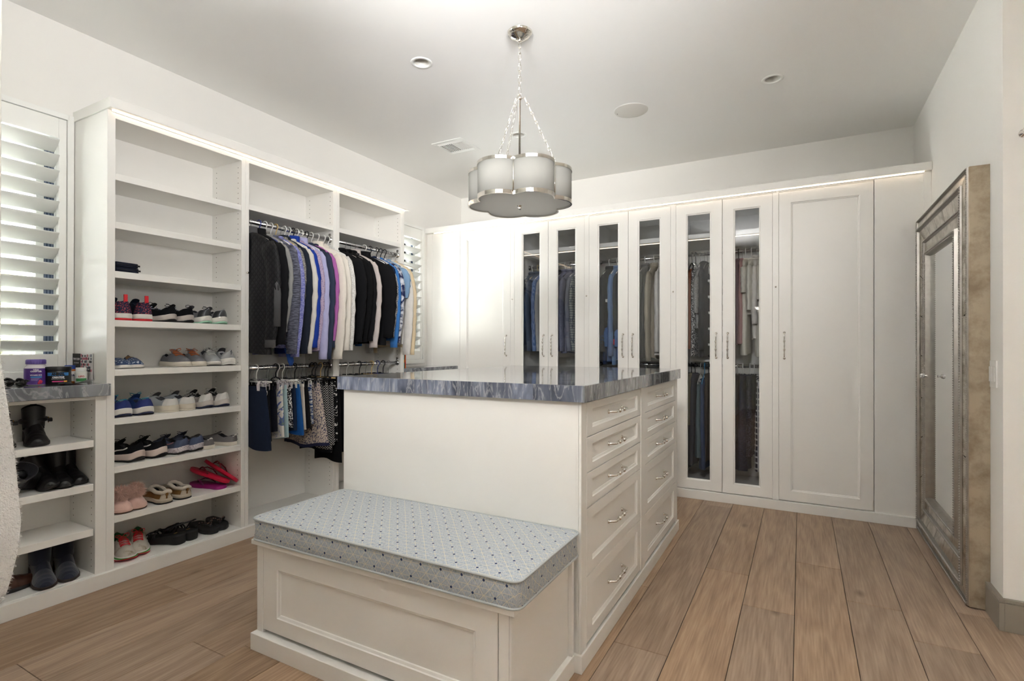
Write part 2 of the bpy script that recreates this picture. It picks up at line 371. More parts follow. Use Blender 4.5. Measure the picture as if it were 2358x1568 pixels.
# windows with plantation shutters
def louver_mesh(y0, y1, tilt):
    mb = MB(); n = 12; ca, sa = math.cos(tilt), math.sin(tilt); rows = []
    for y in (y0, y1):
        r = []
        for k in range(n):
            a = 2*math.pi*k/n; u = .0445*math.cos(a); t = .0052*math.sin(a); r.append((u*ca-t*sa, y, u*sa+t*ca))
        rows.append(r)
    return mb.grid(rows, cu=True, cap0=True, cap1=True).mesh('louver', M_TRIMW, True)
M_SCREEN = two('blue_grey_screen', C(70, 84, 110), C(130, 142, 165), 'vstripe', 70, .7, .3, .7, bump=0)
def window(name, y0, y1, z0, z1, pl0, pl1, tilt):
    W = thing(name, None, None, (XW, (y0+y1)/2, z0), kind='structure')
    f = MB(); d0, d1 = XW-.03, XW+.012       # outer frame set in the opening
    f.box(d0, d1, y0-.012, y0+.016, z0-.03, z1+.02); f.box(d0, d1, y1-.006, y1+.022, z0-.03, z1+.02); f.box(d0, d1, y0, y1, z1-.008, z1+.02); f.box(d0, d1, y0, y1, z0-.03, z0+.012)
    f.build('shutter_frame', M_TRIMW, W, bevel=.002)
    s = MB(); a0, a1 = y0+.018, y1-.008; zb, zt = z0+.014, z1-.010; x0, x1 = XW-.028, XW+.004
    s.box(x0, x1, a0, pl0, zb, zt); s.box(x0, x1, pl1, a1, zb, zt); s.box(x0, x1, pl0, pl1, zt-.103, zt); s.box(x0, x1, pl0, pl1, zb, zb+.085)
    P = s.build('shutter_panel', M_TRIMW, W, bevel=.003)
    lo, hi = zb+.085, zt-.103; n = int((hi-lo)/.0755); me = louver_mesh(pl0+.002, pl1-.002, math.radians(tilt))
    for i in range(n): place('louver', me, P, (XW-.014, 0, lo+(hi-lo)*(i+.5)/n))
    g = MB(); gx0, gx1 = XW-.14, XW-.10
    for a, b, c, d in ((y0-.01, y0+.04, z0, z1), (y1-.10, y1-.065, z0, z1), (y1-.02, y1+.01, z0, z1), (y0, y1, z0-.01, z0+.04), (y0, y1, z1-.04, z1+.01)): g.box(gx0, gx1, a, b, c, d)
    S = g.build('window_sash', M_TRIMW, W, bevel=.003)
    MB().box(XW-.124, XW-.118, y0+.04, y1-.10, z0+.04, z1-.04).build('glass_pane', M_CLEAR, S)
    MB().box(XW-.128, XW-.112, y1-.065, y1-.02, z0+.04, z1-.04).build('screen_strip', M_SCREEN, S)
window('window_1', .42, 1.318, 1.06, 2.40, .50, 1.276, 38)
window('window_2', 3.62, 4.30, 1.06, 2.40, 3.68, 4.257, 26)
# outdoors beyond the left windows
struct('ground', MB().box(-30, XW-.2, -20, 25, -.3, -.15), pm('pale_gravel', C(208, 208, 206), .95, var=.2, scale=20))
def bush(y, x, zc, r, label, seed):
    rr = random.Random(seed); mb = MB()
    for _ in range(1500):
        a = rr.uniform(0, 6.283); t = math.acos(rr.uniform(-1, 1)); q = r*rr.uniform(.55, 1)
        c = Vector((x+q*math.sin(t)*math.cos(a)*.8, y+q*math.sin(t)*math.sin(a)*1.3, zc+q*math.cos(t)*.95))
        d = Vector((rr.gauss(0, 1), rr.gauss(0, 1), rr.gauss(0, 1))).normalized()*.07; e = d.orthogonal().normalized()*.03
        mb.add([c-d, c+e, c+d, c-e], [(0, 1, 2, 3)])
    T = thing('garden_bush', label, 'bush', (x, y, -.15), group='bushes outside the windows')
    o = mb.build('foliage', pm('pale_sage_leaf', C(196, 200, 160), .7, var=.35, scale=6), T); o['kind'] = 'stuff'
    MB().tube([(x, y, -.16), (x+.03, y, .4), (x, y+.04, zc)], [.05, .04, .02]).build('trunk', pm('grey_bark', C(120, 105, 90), .9, var=.3, scale=30, bump=.4), T)
bush(1.55, -5.3, 1.15, .75, 'pale sage bush seen through the shutters of the near left window', 3)

# ---------------------------------------------------------------- ceiling fittings
M_LENS = pm('dark_lamp_lens', C(38, 36, 34), .25, var=.1)
M_CONE = pm('lamp_cone_white', C(214, 211, 204), .4, var=.02)
for i, (x, y) in enumerate(DL):
    lab = ['white recessed ceiling light left of the pendant canopy', 'white recessed ceiling light above the right-hand wardrobe door', 'white recessed ceiling light half hidden behind the pendant rod'][i]
    t = thing('recessed_light', lab, 'ceiling light', (x, y, ZC), 'recessed lights in the ceiling', world=False)
    MB().lathe([(.044, .001), (.0455, -.0035), (.060, -.0035), (.064, -.001), (.0645, .0)], 40).build('trim_ring', M_TRIMW, t, True)
    MB().lathe([(.0435, .001), (.026, .055), (.024, .075)], 32).build('cone', M_CONE, t, True)
    MB().lathe([(.0001, .056), (.025, .056), (.025, .064), (.0001, .064)], 24).build('lens', M_LENS, t)
t = thing('ceiling_speaker', 'flat round off-white speaker grille flush with the ceiling', 'speaker', (-1.064, 3.712, ZC), world=False)
MB().lathe([(.0001, -.004), (.110, -.004), (.116, -.002), (.117, 0)], 48).build('grille', pm('speaker_grille', C(222, 219, 212), .8, var=.05, scale=900, bump=.1), t, True)
MB().lathe([(.117, 0), (.1185, -.0025), (.121, -.001), (.1215, 0)], 48).build('rim', M_TRIMW, t, True)
MB().box(-.1035, -.0995, -.006, .006, -.0052, -.0035).build('maker_badge', pm('badge_grey', C(120, 118, 114), .5), t)
t = thing('air_vent', 'white square air vent grille in the ceiling', 'vent', (-2.552, 3.674, ZC), world=False)
f = MB(); a, b = .148, .115
for q in ((-a, a, -a, -b), (-a, a, b, a), (-a, -b, -b, b), (b, a, -b, b)): f.box(q[0], q[1], q[2], q[3], -.005, 0)
f.build('frame', M_TRIMW, t, bevel=.002); MB().box(-b, b, -b, b, -.0008, -.0002).build('backing', pm('vent_dark', C(120, 116, 108), .9), t)
for s in (-1, 1):
    for k in range(2):
        y = s*(.088+k*.020)
        mb = MB(); mb.add([(-b, y-.006, -.001), (b, y-.006, -.001), (b, y+.006, -.008), (-b, y+.006, -.008)], [(0, 1, 2, 3)]); mb.box(-b, b, y+.004, y+.006, -.008, -.001); mb.build('slat', M_TRIMW, t)
for k in range(12):
    x = -b+.010+k*.0188; s = -1 if k < 6 else 1
    mb = MB(); mb.box(x, x+.002, -.075, .075, -.008, -.001); mb.add([(x, -.075, -.008), (x+s*.009, -.075, -.0012), (x+s*.009, .075, -.0012), (x, .075, -.008)], [(0, 1, 2, 3)]); mb.build('fin', M_TRIMW, t)
def fill_lamp(label, x, y, power, aim, ang):  # unseen floor lamp, added to throw fill light at the ceiling
    t = thing('added_lamp', label, 'lamp', (x, y, 0), 'added fill lamps in the passage', world=False)
    MB().lathe([(.0001, 0), (.15, 0), (.15, .015), (.02, .03), (.012, .04), (.012, 1.70), (.03, 1.72), (.13, 1.84), (.126, 1.84), (.03, 1.735), (.0001, 1.735)], 32).build('stand', M_CHROME, t, True)
    tl = bpy.data.lights.new('added_lamp_light', 'SPOT'); tl.energy = power; tl.spot_size = math.radians(ang); tl.spot_blend = .95; tl.shadow_soft_size = .22; tl.color = (.98, .985, 1)
    to = place('added_lamp_light', tl, t, (0, 0, 1.90)); to.rotation_euler = (-Vector(aim)).to_track_quat('Z', 'Y').to_euler()
fill_lamp('added floor-standing fill lamp behind the camera position', -.55, -.55, FILL_POWER, (-.66, .62, .46), 106)
fill_lamp('added floor-standing fill lamp right of the camera position', .80, .15, FILL2_POWER, (-.74, .42, .56), 94)
t = thing('added_spotlight', 'added white ceiling spotlight for fill in the passage behind the camera', 'spotlight', (-.1, -.62, ZC), world=False)  # unseen spotlight added as forward fill, in place of a high flash
MB().lathe([(.0001, 0), (.05, 0), (.05, -.018), (.012, -.022), (.012, -.10), (.0001, -.10)], 24).build('mount', M_TRIMW, t, True)
cm = MB(); cm.lathe([(.0001, -.11), (.045, -.11), (.05, -.10), (.05, .03), (.047, .03), (.047, -.06), (.0001, -.06)], 28); co_ = cm.build('can', M_TRIMW, t, True)
aq = (Vector((-.38, .90, -.15))).to_track_quat('Z', 'Y'); co_.rotation_mode = 'QUATERNION'; co_.rotation_quaternion = aq; co_.location = (0, 0, -.14)
sl_ = bpy.data.lights.new('added_spot_beam', 'SPOT'); sl_.energy = FILL_SPOT_POWER; sl_.spot_size = math.radians(70); sl_.spot_blend = .95; sl_.shadow_soft_size = .35; sl_.color = (1, .985, .96)
so_ = place('added_spot_beam', sl_, t, (-.02, .06, -.15)); so_.rotation_euler = (-Vector((-.38, .90, -.15))).to_track_quat('Z', 'Y').to_euler()
t = thing('added_sconce', 'added frosted globe wall sconce in the passage right of the doorway', 'lamp', (2.8, .5, 1.9), world=False)  # sconce added out of view to brighten the island's right side
MB().lathe([(.0001, 0), (.06, 0), (.06, -.012), (.015, -.018), (.012, -.09), (.03, -.095), (.03, -.11)], 24, ax='x').build('bracket', M_CHROME, t, True)
MB().ball((-.20, 0, 0), .10, 24, 14).build('glass_globe', emit('added_sconce_glow', (1.0, .86, .70, 1), ADDED_SCONCE_STRENGTH), t, True)
# switch, outlet, hook
t = thing('light_switch', 'white double rocker light switch beside the big mirror', 'switch', (XR, 3.088, 1.082), world=False)
MB().box(-.006, 0, -.044, .044, -.06, .06).build('plate', M_WPLAST, t, bevel=.0015)
for s in (-1, 1): MB().box(-.011, -.006, s*.020-.016, s*.020+.016, -.034, .034).build('rocker', M_WPLAST, t, bevel=.0015)
t = thing('wall_outlet', 'white electrical outlet plate right of the far window', 'outlet', (XW, 4.345, 1.10), world=False)
MB().box(0, .006, -.02, .02, -.057, .057).build('plate', M_WPLAST, t, bevel=.0015)
for z in (-.025, .025):
    MB().box(.006, .008, -.013, .013, z-.016, z+.016).build('socket', M_WPLAST, t, bevel=.001)
t = thing('robe_hook', 'small polished metal knob on the wall at the right edge', 'hook', (.822, 2.975, 2.10), world=False)
MB().lathe([(.0001, 0), (.018, 0), (.018, -.006), (.007, -.010), (.007, -.03), (.014, -.036), (.016, -.045), (.010, -.054), (.0001, -.056)], 20, ax='y').build('knob', M_CHROME, t, True)
# ---------------------------------------------------------------- joinery helpers
def mapper(face, plane):
    if face == '-y': return lambda u, z, d: (u, plane-d, z)
    return lambda u, z, d: (plane+d, u, z)
def framed(mb, fn, a, b, z0, z1, sw, rt, rb, th=.02, rec=.011, mi=0):
    """rail-and-stile front: outer edge, flat frame, moulded slope into the recess"""
    loops = []
    def L(iu0, iu1, it, ib, d): loops.append([fn(a+iu0, z0+ib, d), fn(b-iu1, z0+ib, d), fn(b-iu1, z1-it, d), fn(a+iu0, z1-it, d)])
    L(0, 0, 0, 0, -th); L(0, 0, 0, 0, -.0015); L(.0015, .0015, .0015, .0015, 0); L(sw, sw, rt, rb, 0); L(sw+.003, sw+.003, rt+.003, rb+.003, -.004); L(sw+.011, sw+.011, rt+.011, rb+.011, -.0065); L(sw+.0125, sw+.0125, rt+.0125, rb+.0125, -rec); L(sw+.0125, sw+.0125, rt+.0125, rb+.0125, -th)
    mb.grid(loops, cu=True, mi=mi); return mb
def inner_panel(fn, a, b, z0, z1, sw, rt, rb, d0, d1):
    return MB().prism([(a+sw+.0125, z0+rb+.0125), (b-sw-.0125, z0+rb+.0125), (b-sw-.0125, z1-rt-.0125), (a+sw+.0125, z1-rt-.0125)], d0, d1, fn)
def handle_mesh(L=.19):
    mb = MB(); h = L/2; pts = []; rad = []
    for i in range(25):
        s = -1+2*i/24; x = s*h; e = 1-abs(s)
        z = .030*min(1, (e/.16))**.55 if e < .16 else .030
        pts.append((x, 0, max(z, .004))); rad.append(.0042+.0012*math.cos(s*math.pi*3)**2)
    pts = [(-h, 0, .001)]+pts[0:]+[(h, 0, .001)]; rad = [.0045]+rad+[.0045]
    mb.tube(pts, rad, 10)
    for s in (-1, 1):
        mb.lathe([(.0001, .0), (.0095, 0), (.0095, .003), (.006, .006), (.0001, .0065)], 14, (s*h, 0, 0))
        for q in (.30, .36): mb.lathe([(.0045, -.003), (.0085, -.0015), (.0085, .0015), (.0045, .003)], 14, (s*h*q*1.0, 0, .030), ax='x')
    return mb.mesh('handle', M_CHROME, True)
HANDLE = handle_mesh()
def handle(parent, face, plane, u, z, vertical):
    # handle mesh runs along local x, stands out along local z
    if face == '-y':
        X = Vector((0, 0, 1)) if vertical else Vector((1, 0, 0)); Z = Vector((0, -1, 0)); loc = (u, plane, z)
    else:
        X = Vector((0, 0, 1)) if vertical else Vector((0, 1, 0)); Z = Vector((1, 0, 0)); loc = (plane, u, z)
    Y = Z.cross(X); m = Matrix((X, Y, Z)).transposed()
    o = place('handle', HANDLE, parent, loc, m.to_euler()); return o
def knob(parent, loc, ax):
    s = -1 if ax == 'y' else 1
    return MB().lathe([(.0001, 0), (.007, 0), (.007, s*.002), (.0045, s*.004), (.0045, s*.006), (.006, s*.008), (.006, s*.012), (.0001, s*.014)], 14, loc, ax=ax).build('lock_knob', M_CHROME, parent, True)
def pin_holes(parent, spots):
    mb = MB()
    for (x, y, z, nrm) in spots:
        vs = []
        for k in range(6):
            a = k*math.pi/3; c, q = .0032*math.cos(a), .0032*math.sin(a)
            vs.append((x+c, y+nrm*.0006, z+q))
        mb.add(vs, [tuple(range(6))])
    o = mb.build('shelf_pin_holes', M_HOLE, parent); o['kind'] = 'stuff'; return o

# ---------------------------------------------------------------- left wall: open units
FX = -3.05; BX = -3.352
def left_unit(name, label, y0, y1, s0, s1, shelves, top=True, z1=2.392, z0=.073, back=BX, toprail=2.356, first=False):
    T = thing(name, label, 'shelving unit', ((FX+XW)/2, (y0+y1)/2, z0), 'built-in units along the left wall')
    MB().box(XW+.002, FX, y0, s0, z0, z1).build('side_panel', M_PAINT, T, bevel=.0015)
    MB().box(XW+.002, FX, s1, y1, z0, z1).build('side_panel', M_PAINT, T, bevel=.0015)
    MB().box(back-.01, back, s0, s1, z0, z1).build('back_panel', M_PAINT, T)
    MB().box(back, FX-.001, s0, s1, toprail, z1).build('top_panel', M_PAINT, T, bevel=.0015)
    MB().box(back, FX-.004, s0, s1, z0, z0+.004).build('deck', M_PAINT, T, bevel=.001)
    for z in shelves: MB().box(back, FX-.004, s0+.001, s1-.001, z-.034, z).build('shelf', M_PAINT, T, bevel=.0015)
    spots = []; z = z0+.10
    while z < toprail-.03:
        if all(not(h-.045 < z < h+.012) for h in shelves):
            for x in (FX-.035, back+.045): spots.append((x, s1, z, -1)); spots.append((x, s0, z, 1))
        z += .032
    pin_holes(T, spots)
    return T
SH = [2.080, 1.834, 1.583, 1.334, 1.083, .833, .588, .337]
U1 = left_unit('shoe_shelf_unit', 'tall white open shelving unit filled with pairs of shoes', 1.343, 2.093, 1.379, 2.068, SH)
U2 = left_unit('hanging_unit', 'white open wardrobe bay with sweaters above and skirts below', 2.0935, 2.8315, 2.118, 2.803, [2.098])
U3 = left_unit('hanging_unit', 'white open wardrobe bay with dark jackets beside the far window', 2.832, 3.600, 2.860, 3.555, [2.096])
knob(U2, (FX, 2.105, 1.663), 'x')
RX, RZ1, RZ2 = -3.086, 1.998, 1.062
def rod(parent, a, b, z, axis, fixed, ends=True):
    mb = MB()
    if axis == 'y': mb.tube([(fixed, a, z), (fixed, b, z)], .0135, 14, flat=1)
    else: mb.tube([(a, fixed, z), (b, fixed, z)], .0135, 14)
    o = mb.build('hanging_rod', M_STEEL, parent, True)
    for q, s in ((a, 1), (b, -1)):
        e = MB()
        if axis == 'y': e.lathe([(.0001, 0), (.024, 0), (.024, s*.004), (.018, s*.006), (.016, s*.016), (.0135, s*.016)], 18, (fixed, q, z), ax='y'); e.box(fixed-.011, fixed+.011, q, q+s*.003, z, z+.045)
        else: e.lathe([(.0001, 0), (.024, 0), (.024, s*.004), (.018, s*.006), (.016, s*.016), (.0135, s*.016)], 18, (q, fixed, z), ax='x')
        e.build('rod_flange', M_STEEL, parent, True)
for U, a, b in ((U2, 2.118, 2.803), (U3, 2.860, 3.555)):
    rod(U, a, b, RZ1, 'y', RX); rod(U, a, b, RZ2, 'y', RX)
T = thing('crown_molding', 'white crown shelf with a lit strip above the left units', 'molding', (-3.2, 2.48, 2.392))
MB().box(XW+.001, -3.010, 1.337, 3.635, 2.393, 2.445).build('crown_board', M_PAINT, T, bevel=.002)
MB().box(-3.046, -3.034, 1.36, 3.595, 2.388, 2.3928).build('led_strip', M_LED, T)
MB().box(-3.049, -3.046, 1.36, 3.595, 2.386, 2.3928).build('led_channel', M_STEEL, T)

# low cabinet under the near window
T = thing('low_shoe_cabinet', 'low white shelf cabinet with boots under the near window', 'cabinet', (-3.2, .85, .073))
lb = -3.312
MB().box(XW+.002, FX, 1.296, 1.3425, .073, .953).build('side_panel', M_PAINT, T, bevel=.0015)
MB().box(XW+.002, FX, .312, .35, .073, .953).build('side_panel', M_PAINT, T, bevel=.0015)
MB().box(lb-.01, lb, .35, 1.296, .073, .953).build('back_panel', M_PAINT, T)
MB().box(lb, FX-.001, .35, 1.296, .938, .953).build('top_rail', M_PAINT, T, bevel=.001)
MB().box(FX-.02, FX-.001, 1.2965, 1.3005, .077, .938).build('edge_strip', M_PAINT, T, bevel=.001)
MB().box(lb, FX-.004, .35, 1.296, .073, .077).build('deck', M_PAINT, T, bevel=.001)
for z in (.738, .523, .302): MB().box(lb, FX-.004, .351, 1.291, z-.034, z).build('shelf', M_PAINT, T, bevel=.0015)
pin_holes(T, [(x, 1.296, .11+.032*i, -1) for i in range(26) for x in (FX-.035, lb+.04) if all(not(h-.045 < .11+.032*i < h+.012) for h in (.738, .523, .302))])
T = thing('marble_counter', 'polished grey marble ledge with bottles under the near window', 'counter', (-3.2, .83, .955), 'grey marble ledges under the windows')
MB().box(XW+.001, -3.02, .313, 1.3425, .955, 1.014).build('slab', M_MARBLE, T, bevel=.003)
MB().box(-3.05+.0005, -3.02, 1.3425, 1.350, .955, 1.014).build('slab_lip', M_MARBLE, T, bevel=.002)
T = thing('low_corner_cabinet', 'low white cabinet in the far left corner under the window', 'cabinet', (-3.2, 3.98, .073))
MB().box(XW+.002, FX, 3.6005, 3.64, .073, .950).build('side_panel', M_PAINT, T, bevel=.0015); MB().box(XW+.002, FX, 4.30, 4.374, .073, .950).build('side_panel', M_PAINT, T, bevel=.0015)
MB().box(lb-.01, lb, 3.64, 4.30, .073, .95).build('back_panel', M_PAINT, T); MB().box(lb, FX-.001, 3.64, 4.30, .93, .95).build('top_rail', M_PAINT, T)
for z in (.077, .36, .65): MB().box(lb, FX-.004, 3.64, 4.30, z-.004 if z < .1 else z-.034, z).build('shelf', M_PAINT, T)
T = thing('marble_counter', 'polished grey marble ledge in the far left corner', 'counter', (-3.2, 3.98, .952), 'grey marble ledges under the windows')
MB().box(XW+.001, -3.012, 3.6005, 4.374, .952, 1.010).build('slab', M_MARBLE, T, bevel=.003)

# ---------------------------------------------------------------- back wall: wardrobes
FY = 4.375; DT = .02; DZ0, DZ1 = .075, 2.346
def carcass(name, label, xa, xb, sh, fill_front=None):
    T = thing(name, label, 'wardrobe', ((xa+xb)/2, 4.69, .068), 'wardrobes along the back wall')
    MB().box(xa, xa+.018, FY+DT+.001, YB-.002, .068, 2.364).build('side_panel', M_PAINT, T)
    MB().box(xb-.018, xb, FY+DT+.001, YB-.002, .068, 2.364).build('side_panel', M_PAINT, T)
    MB().box(xa+.018, xb-.018, YB-.014, YB-.002, .068, 2.364).build('back_panel', M_PAINT, T)
    MB().box(xa+.018, xb-.018, FY+DT+.001, YB-.014, .068, .088).build('deck', M_PAINT, T)
    MB().box(xa+.018, xb-.018, FY+DT+.001, YB-.014, 2.340, 2.364).build('top_panel', M_PAINT, T)
    MB().box(xa, xb, FY, FY+DT, DZ1+.002, 2.364).build('top_rail', M_PAINT, T, bevel=.001)
    for z in sh: MB().box(xa+.019, xb-.019, FY+DT+.02, YB-.015, z-.036, z).build('shelf', M_PAINT, T, bevel=.001)
    return T
def divider(T, xc):
    MB().box(xc-.0205, xc+.0205, FY, FY+DT, .068, DZ1+.002).build('face_stile', M_PAINT, T, bevel=.0015)
    knob(T, (xc, FY, 1.648), 'y')
fnb = mapper('-y', FY)
def wdoor(T, a, b, hx, glass):
    mb = framed(MB(), fnb, a, b, DZ0, DZ1, .0785 if glass else .078, .083, .07)
    D = mb.build('door', M_PAINT, T)
    if glass: inner_panel(fnb, a, b, DZ0, DZ1, .0785, .083, .07, -.015, -.011).build('glass_pane', M_GLASS, D)
    else: inner_panel(fnb, a, b, DZ0, DZ1, .078, .083, .07, -.018, -.010).build('door_panel', M_PAINT, D)
    handle(D, '-y', FY, hx, 1.213, True)
dv = [-2.392, -1.649, -.907, -.164]
T = thing('corner_panel', 'plain white filler panel in the far left corner', 'panel', (-3.18, 4.39, .068))
MB().box(XW+.001, -3.336, FY-.002, FY+DT, .068, 2.364).build('scribe_strip', M_PAINT, T, bevel=.001); MB().box(-3.3355, -2.9915, FY, FY+DT, .068, 2.364).build('board', M_PAINT, T, bevel=.0015)
W1 = carcass('wardrobe', 'white wardrobe with one solid panelled door near the far window', -2.99, dv[0], [])
wdoor(W1, -2.989, dv[0]-.0215, -2.457, False); divider(W1, dv[0])
labs = ['white wardrobe with two glass doors and long-sleeved shirts, left of three', 'white wardrobe with two glass doors holding blue and beige clothes, middle of three', 'white wardrobe with two glass doors and white tops, rightmost of three']
WG = []
for i in range(3):
    a, b = dv[i], dv[i+1]; Wd = carcass('glass_wardrobe', labs[i], a+.0005, b, [2.105]); WG.append(Wd); divider(Wd, b)
    c0, c1 = a+.0215, b-.0215; mid = (c0+c1)/2
    wdoor(Wd, c0, mid-.0017, mid-.044, True); wdoor(Wd, mid+.0017, c1, mid+.040, True)
    rod(Wd, a+.019, b-.019, 1.985, 'x', 4.69)
    MB().box(a+.03, b-.03, FY+DT+.060, FY+DT+.068, 2.064, 2.0685).build('led_strip', M_LED_ADDED, Wd)  # added strip, brightens the clothes behind the glass
for Wd, a, b in ((WG[1], dv[1], dv[2]), (WG[2], dv[2], dv[3])): rod(Wd, a+.019, b-.019, 1.045, 'x', 4.69)
W5 = carcass('wardrobe', 'white wardrobe with one wide solid panelled door near the mirror', -.1635, .4415, [])
wdoor(W5, -.1425, .4385, -.107, False)
T = thing('end_panel', 'plain white end panel beside the standing mirror', 'panel', (.6, 4.39, .068))
MB().box(.4425, .714, FY, FY+DT, .068, 2.364).build('board', M_PAINT, T, bevel=.0015); MB().box(.7145, XR-.001, FY-.003, FY+DT, .068, 2.364).build('scribe_strip', M_PAINT, T, bevel=.001)
T = thing('crown_molding', 'white crown shelf with a lit strip above the back wardrobes', 'molding', (-1.3, 4.6, 2.365))
MB().box(XW+.001, XR-.001, 4.34, YB-.001, 2.3655, 2.418).build('crown_board', M_PAINT, T, bevel=.002)
MB().box(-3.3, .715, 4.356, 4.366, 2.3605, 2.3652).build('led_strip', M_LED, T); MB().box(-3.3, .715, 4.366, 4.369, 2.358, 2.3652).build('led_channel', M_STEEL, T)

# ---------------------------------------------------------------- island
T = thing('island_cabinet', 'white island cabinet with two banks of drawers', 'cabinet', (-1.32, 2.69, 0))
MB().box(-1.922, -.730, 1.832, 3.545, .066, .996).build('body', M_PAINT, T, bevel=.001)
MB().box(-.7295, -.7215, 1.829, 1.845, .066, .996).build('corner_strip', M_PAINT, T, bevel=.0015)
MB().box(-.7205, -.7095, 1.829, 1.886, .066, .996).build('face_stile', M_PAINT, T, bevel=.0015)
MB().box(-.7295, -.7075, 2.650, 2.728, .066, .996).build('face_stile', M_PAINT, T, bevel=.002)
MB().box(-.7295, -.7095, 3.498, 3.547, .066, .996).build('face_stile', M_PAINT, T, bevel=.0015)
MB().box(-1.934, -.703, 1.817, 3.575, 0, .066).build('toe_kick', M_PAINT, T, bevel=.002)
MB().box(-.7295, -.7215, 1.846, 3.5, .066, .996).build('drawer_backing', M_SHADOW, T)
fni = mapper('+x', -.7095)
zs = [(.859, .990), (.7225, .856), (.5885, .7195), (.3325, .5855), (.079, .3295)]
for (a, b, hy) in ((1.888, 2.648, 2.262), (2.730, 3.496, 3.105)):
    for (z0, z1) in zs:
        rw = .030 if z1-z0 < .2 else .042
        D = framed(MB(), fni, a, b, z0, z1, .060, rw, rw, th=.011, rec=.0095).build('drawer', M_PAINT, T)
        inner_panel(fni, a, b, z0, z1, .060, rw, rw, -.0105, -.0090).build('drawer_panel', M_PAINT, D)
        handle(D, '+x', -.7185, hy, (z0+z1)/2, False)
T = thing('island_countertop', 'thick polished grey-blue marble slab on the island', 'countertop', (-1.32, 2.67, .997))
M_SEG = []
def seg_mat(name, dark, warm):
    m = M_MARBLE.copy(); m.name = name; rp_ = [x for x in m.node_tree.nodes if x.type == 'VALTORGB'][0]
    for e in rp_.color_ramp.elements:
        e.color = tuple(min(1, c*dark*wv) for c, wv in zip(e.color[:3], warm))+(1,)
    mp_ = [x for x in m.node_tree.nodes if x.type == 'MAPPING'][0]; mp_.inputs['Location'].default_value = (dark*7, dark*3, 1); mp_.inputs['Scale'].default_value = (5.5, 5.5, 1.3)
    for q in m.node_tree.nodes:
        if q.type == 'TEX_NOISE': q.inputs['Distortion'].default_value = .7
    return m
blue = (.92, .98, 1.16); neu = (1, 1, .98)  # blue puts the daylight on the front edge strips into their colour
MB().box(-1.935, -.697, 1.817, 3.552, .9972, 1.058).build('slab', M_MARBLE, T, bevel=.0015)
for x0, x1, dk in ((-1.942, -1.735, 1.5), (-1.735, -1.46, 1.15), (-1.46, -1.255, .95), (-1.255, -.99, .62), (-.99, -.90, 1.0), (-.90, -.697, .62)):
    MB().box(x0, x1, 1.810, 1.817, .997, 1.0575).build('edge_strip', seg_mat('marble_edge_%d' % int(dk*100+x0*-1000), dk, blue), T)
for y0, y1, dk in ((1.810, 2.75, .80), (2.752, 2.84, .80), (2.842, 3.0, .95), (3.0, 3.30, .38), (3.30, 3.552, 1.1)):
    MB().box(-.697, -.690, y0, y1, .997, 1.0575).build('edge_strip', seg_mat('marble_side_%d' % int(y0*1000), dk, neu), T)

# ---------------------------------------------------------------- bench
T = thing('storage_bench', 'white panelled storage bench built against the island front', 'bench', (-1.33, 1.58, 0))
MB().box(-1.909, -.750, 1.386, 1.816, .066, .415).build('body', M_PAINT, T, bevel=.001)
MB().box(-1.909, -1.872, 1.365, 1.3855, .066, .415).build('face_stile', M_PAINT, T, bevel=.0015)
MB().box(-.792, -.756, 1.365, 1.3855, .066, .415).build('face_stile', M_PAINT, T, bevel=.0015)
MB().box(-.7555, -.749, 1.366, 1.3855, .066, .415).build('corner_strip', M_PAINT, T, bevel=.0015)
MB().box(-.7495, -.733, 1.800, 1.8165, .066, .415).build('corner_post', M_PAINT, T, bevel=.0015)
MB().box(-1.915, -.731, 1.340, 1.8165, 0, .066).build('toe_kick', M_PAINT, T, bevel=.002)
MB().box(-1.918, -.728, 1.345, 1.8285, .4155, .434).build('lid', M_PAINT, T, bevel=.0015)
MB().box(-1.872, -.792, 1.384, 1.386, .068, .415).build('drawer_backing', M_SHADOW, T)
fnf = mapper('-y', 1.365)
D = framed(MB(), fnf, -1.8695, -.7950, .080, .412, .079, .082, .060, th=.019, rec=.012).build('drawer', M_PAINT, T)
inner_panel(fnf, -1.8695, -.7950, .080, .412, .079, .082, .060, -.018, -.0115).build('drawer_panel', M_PAINT, D)

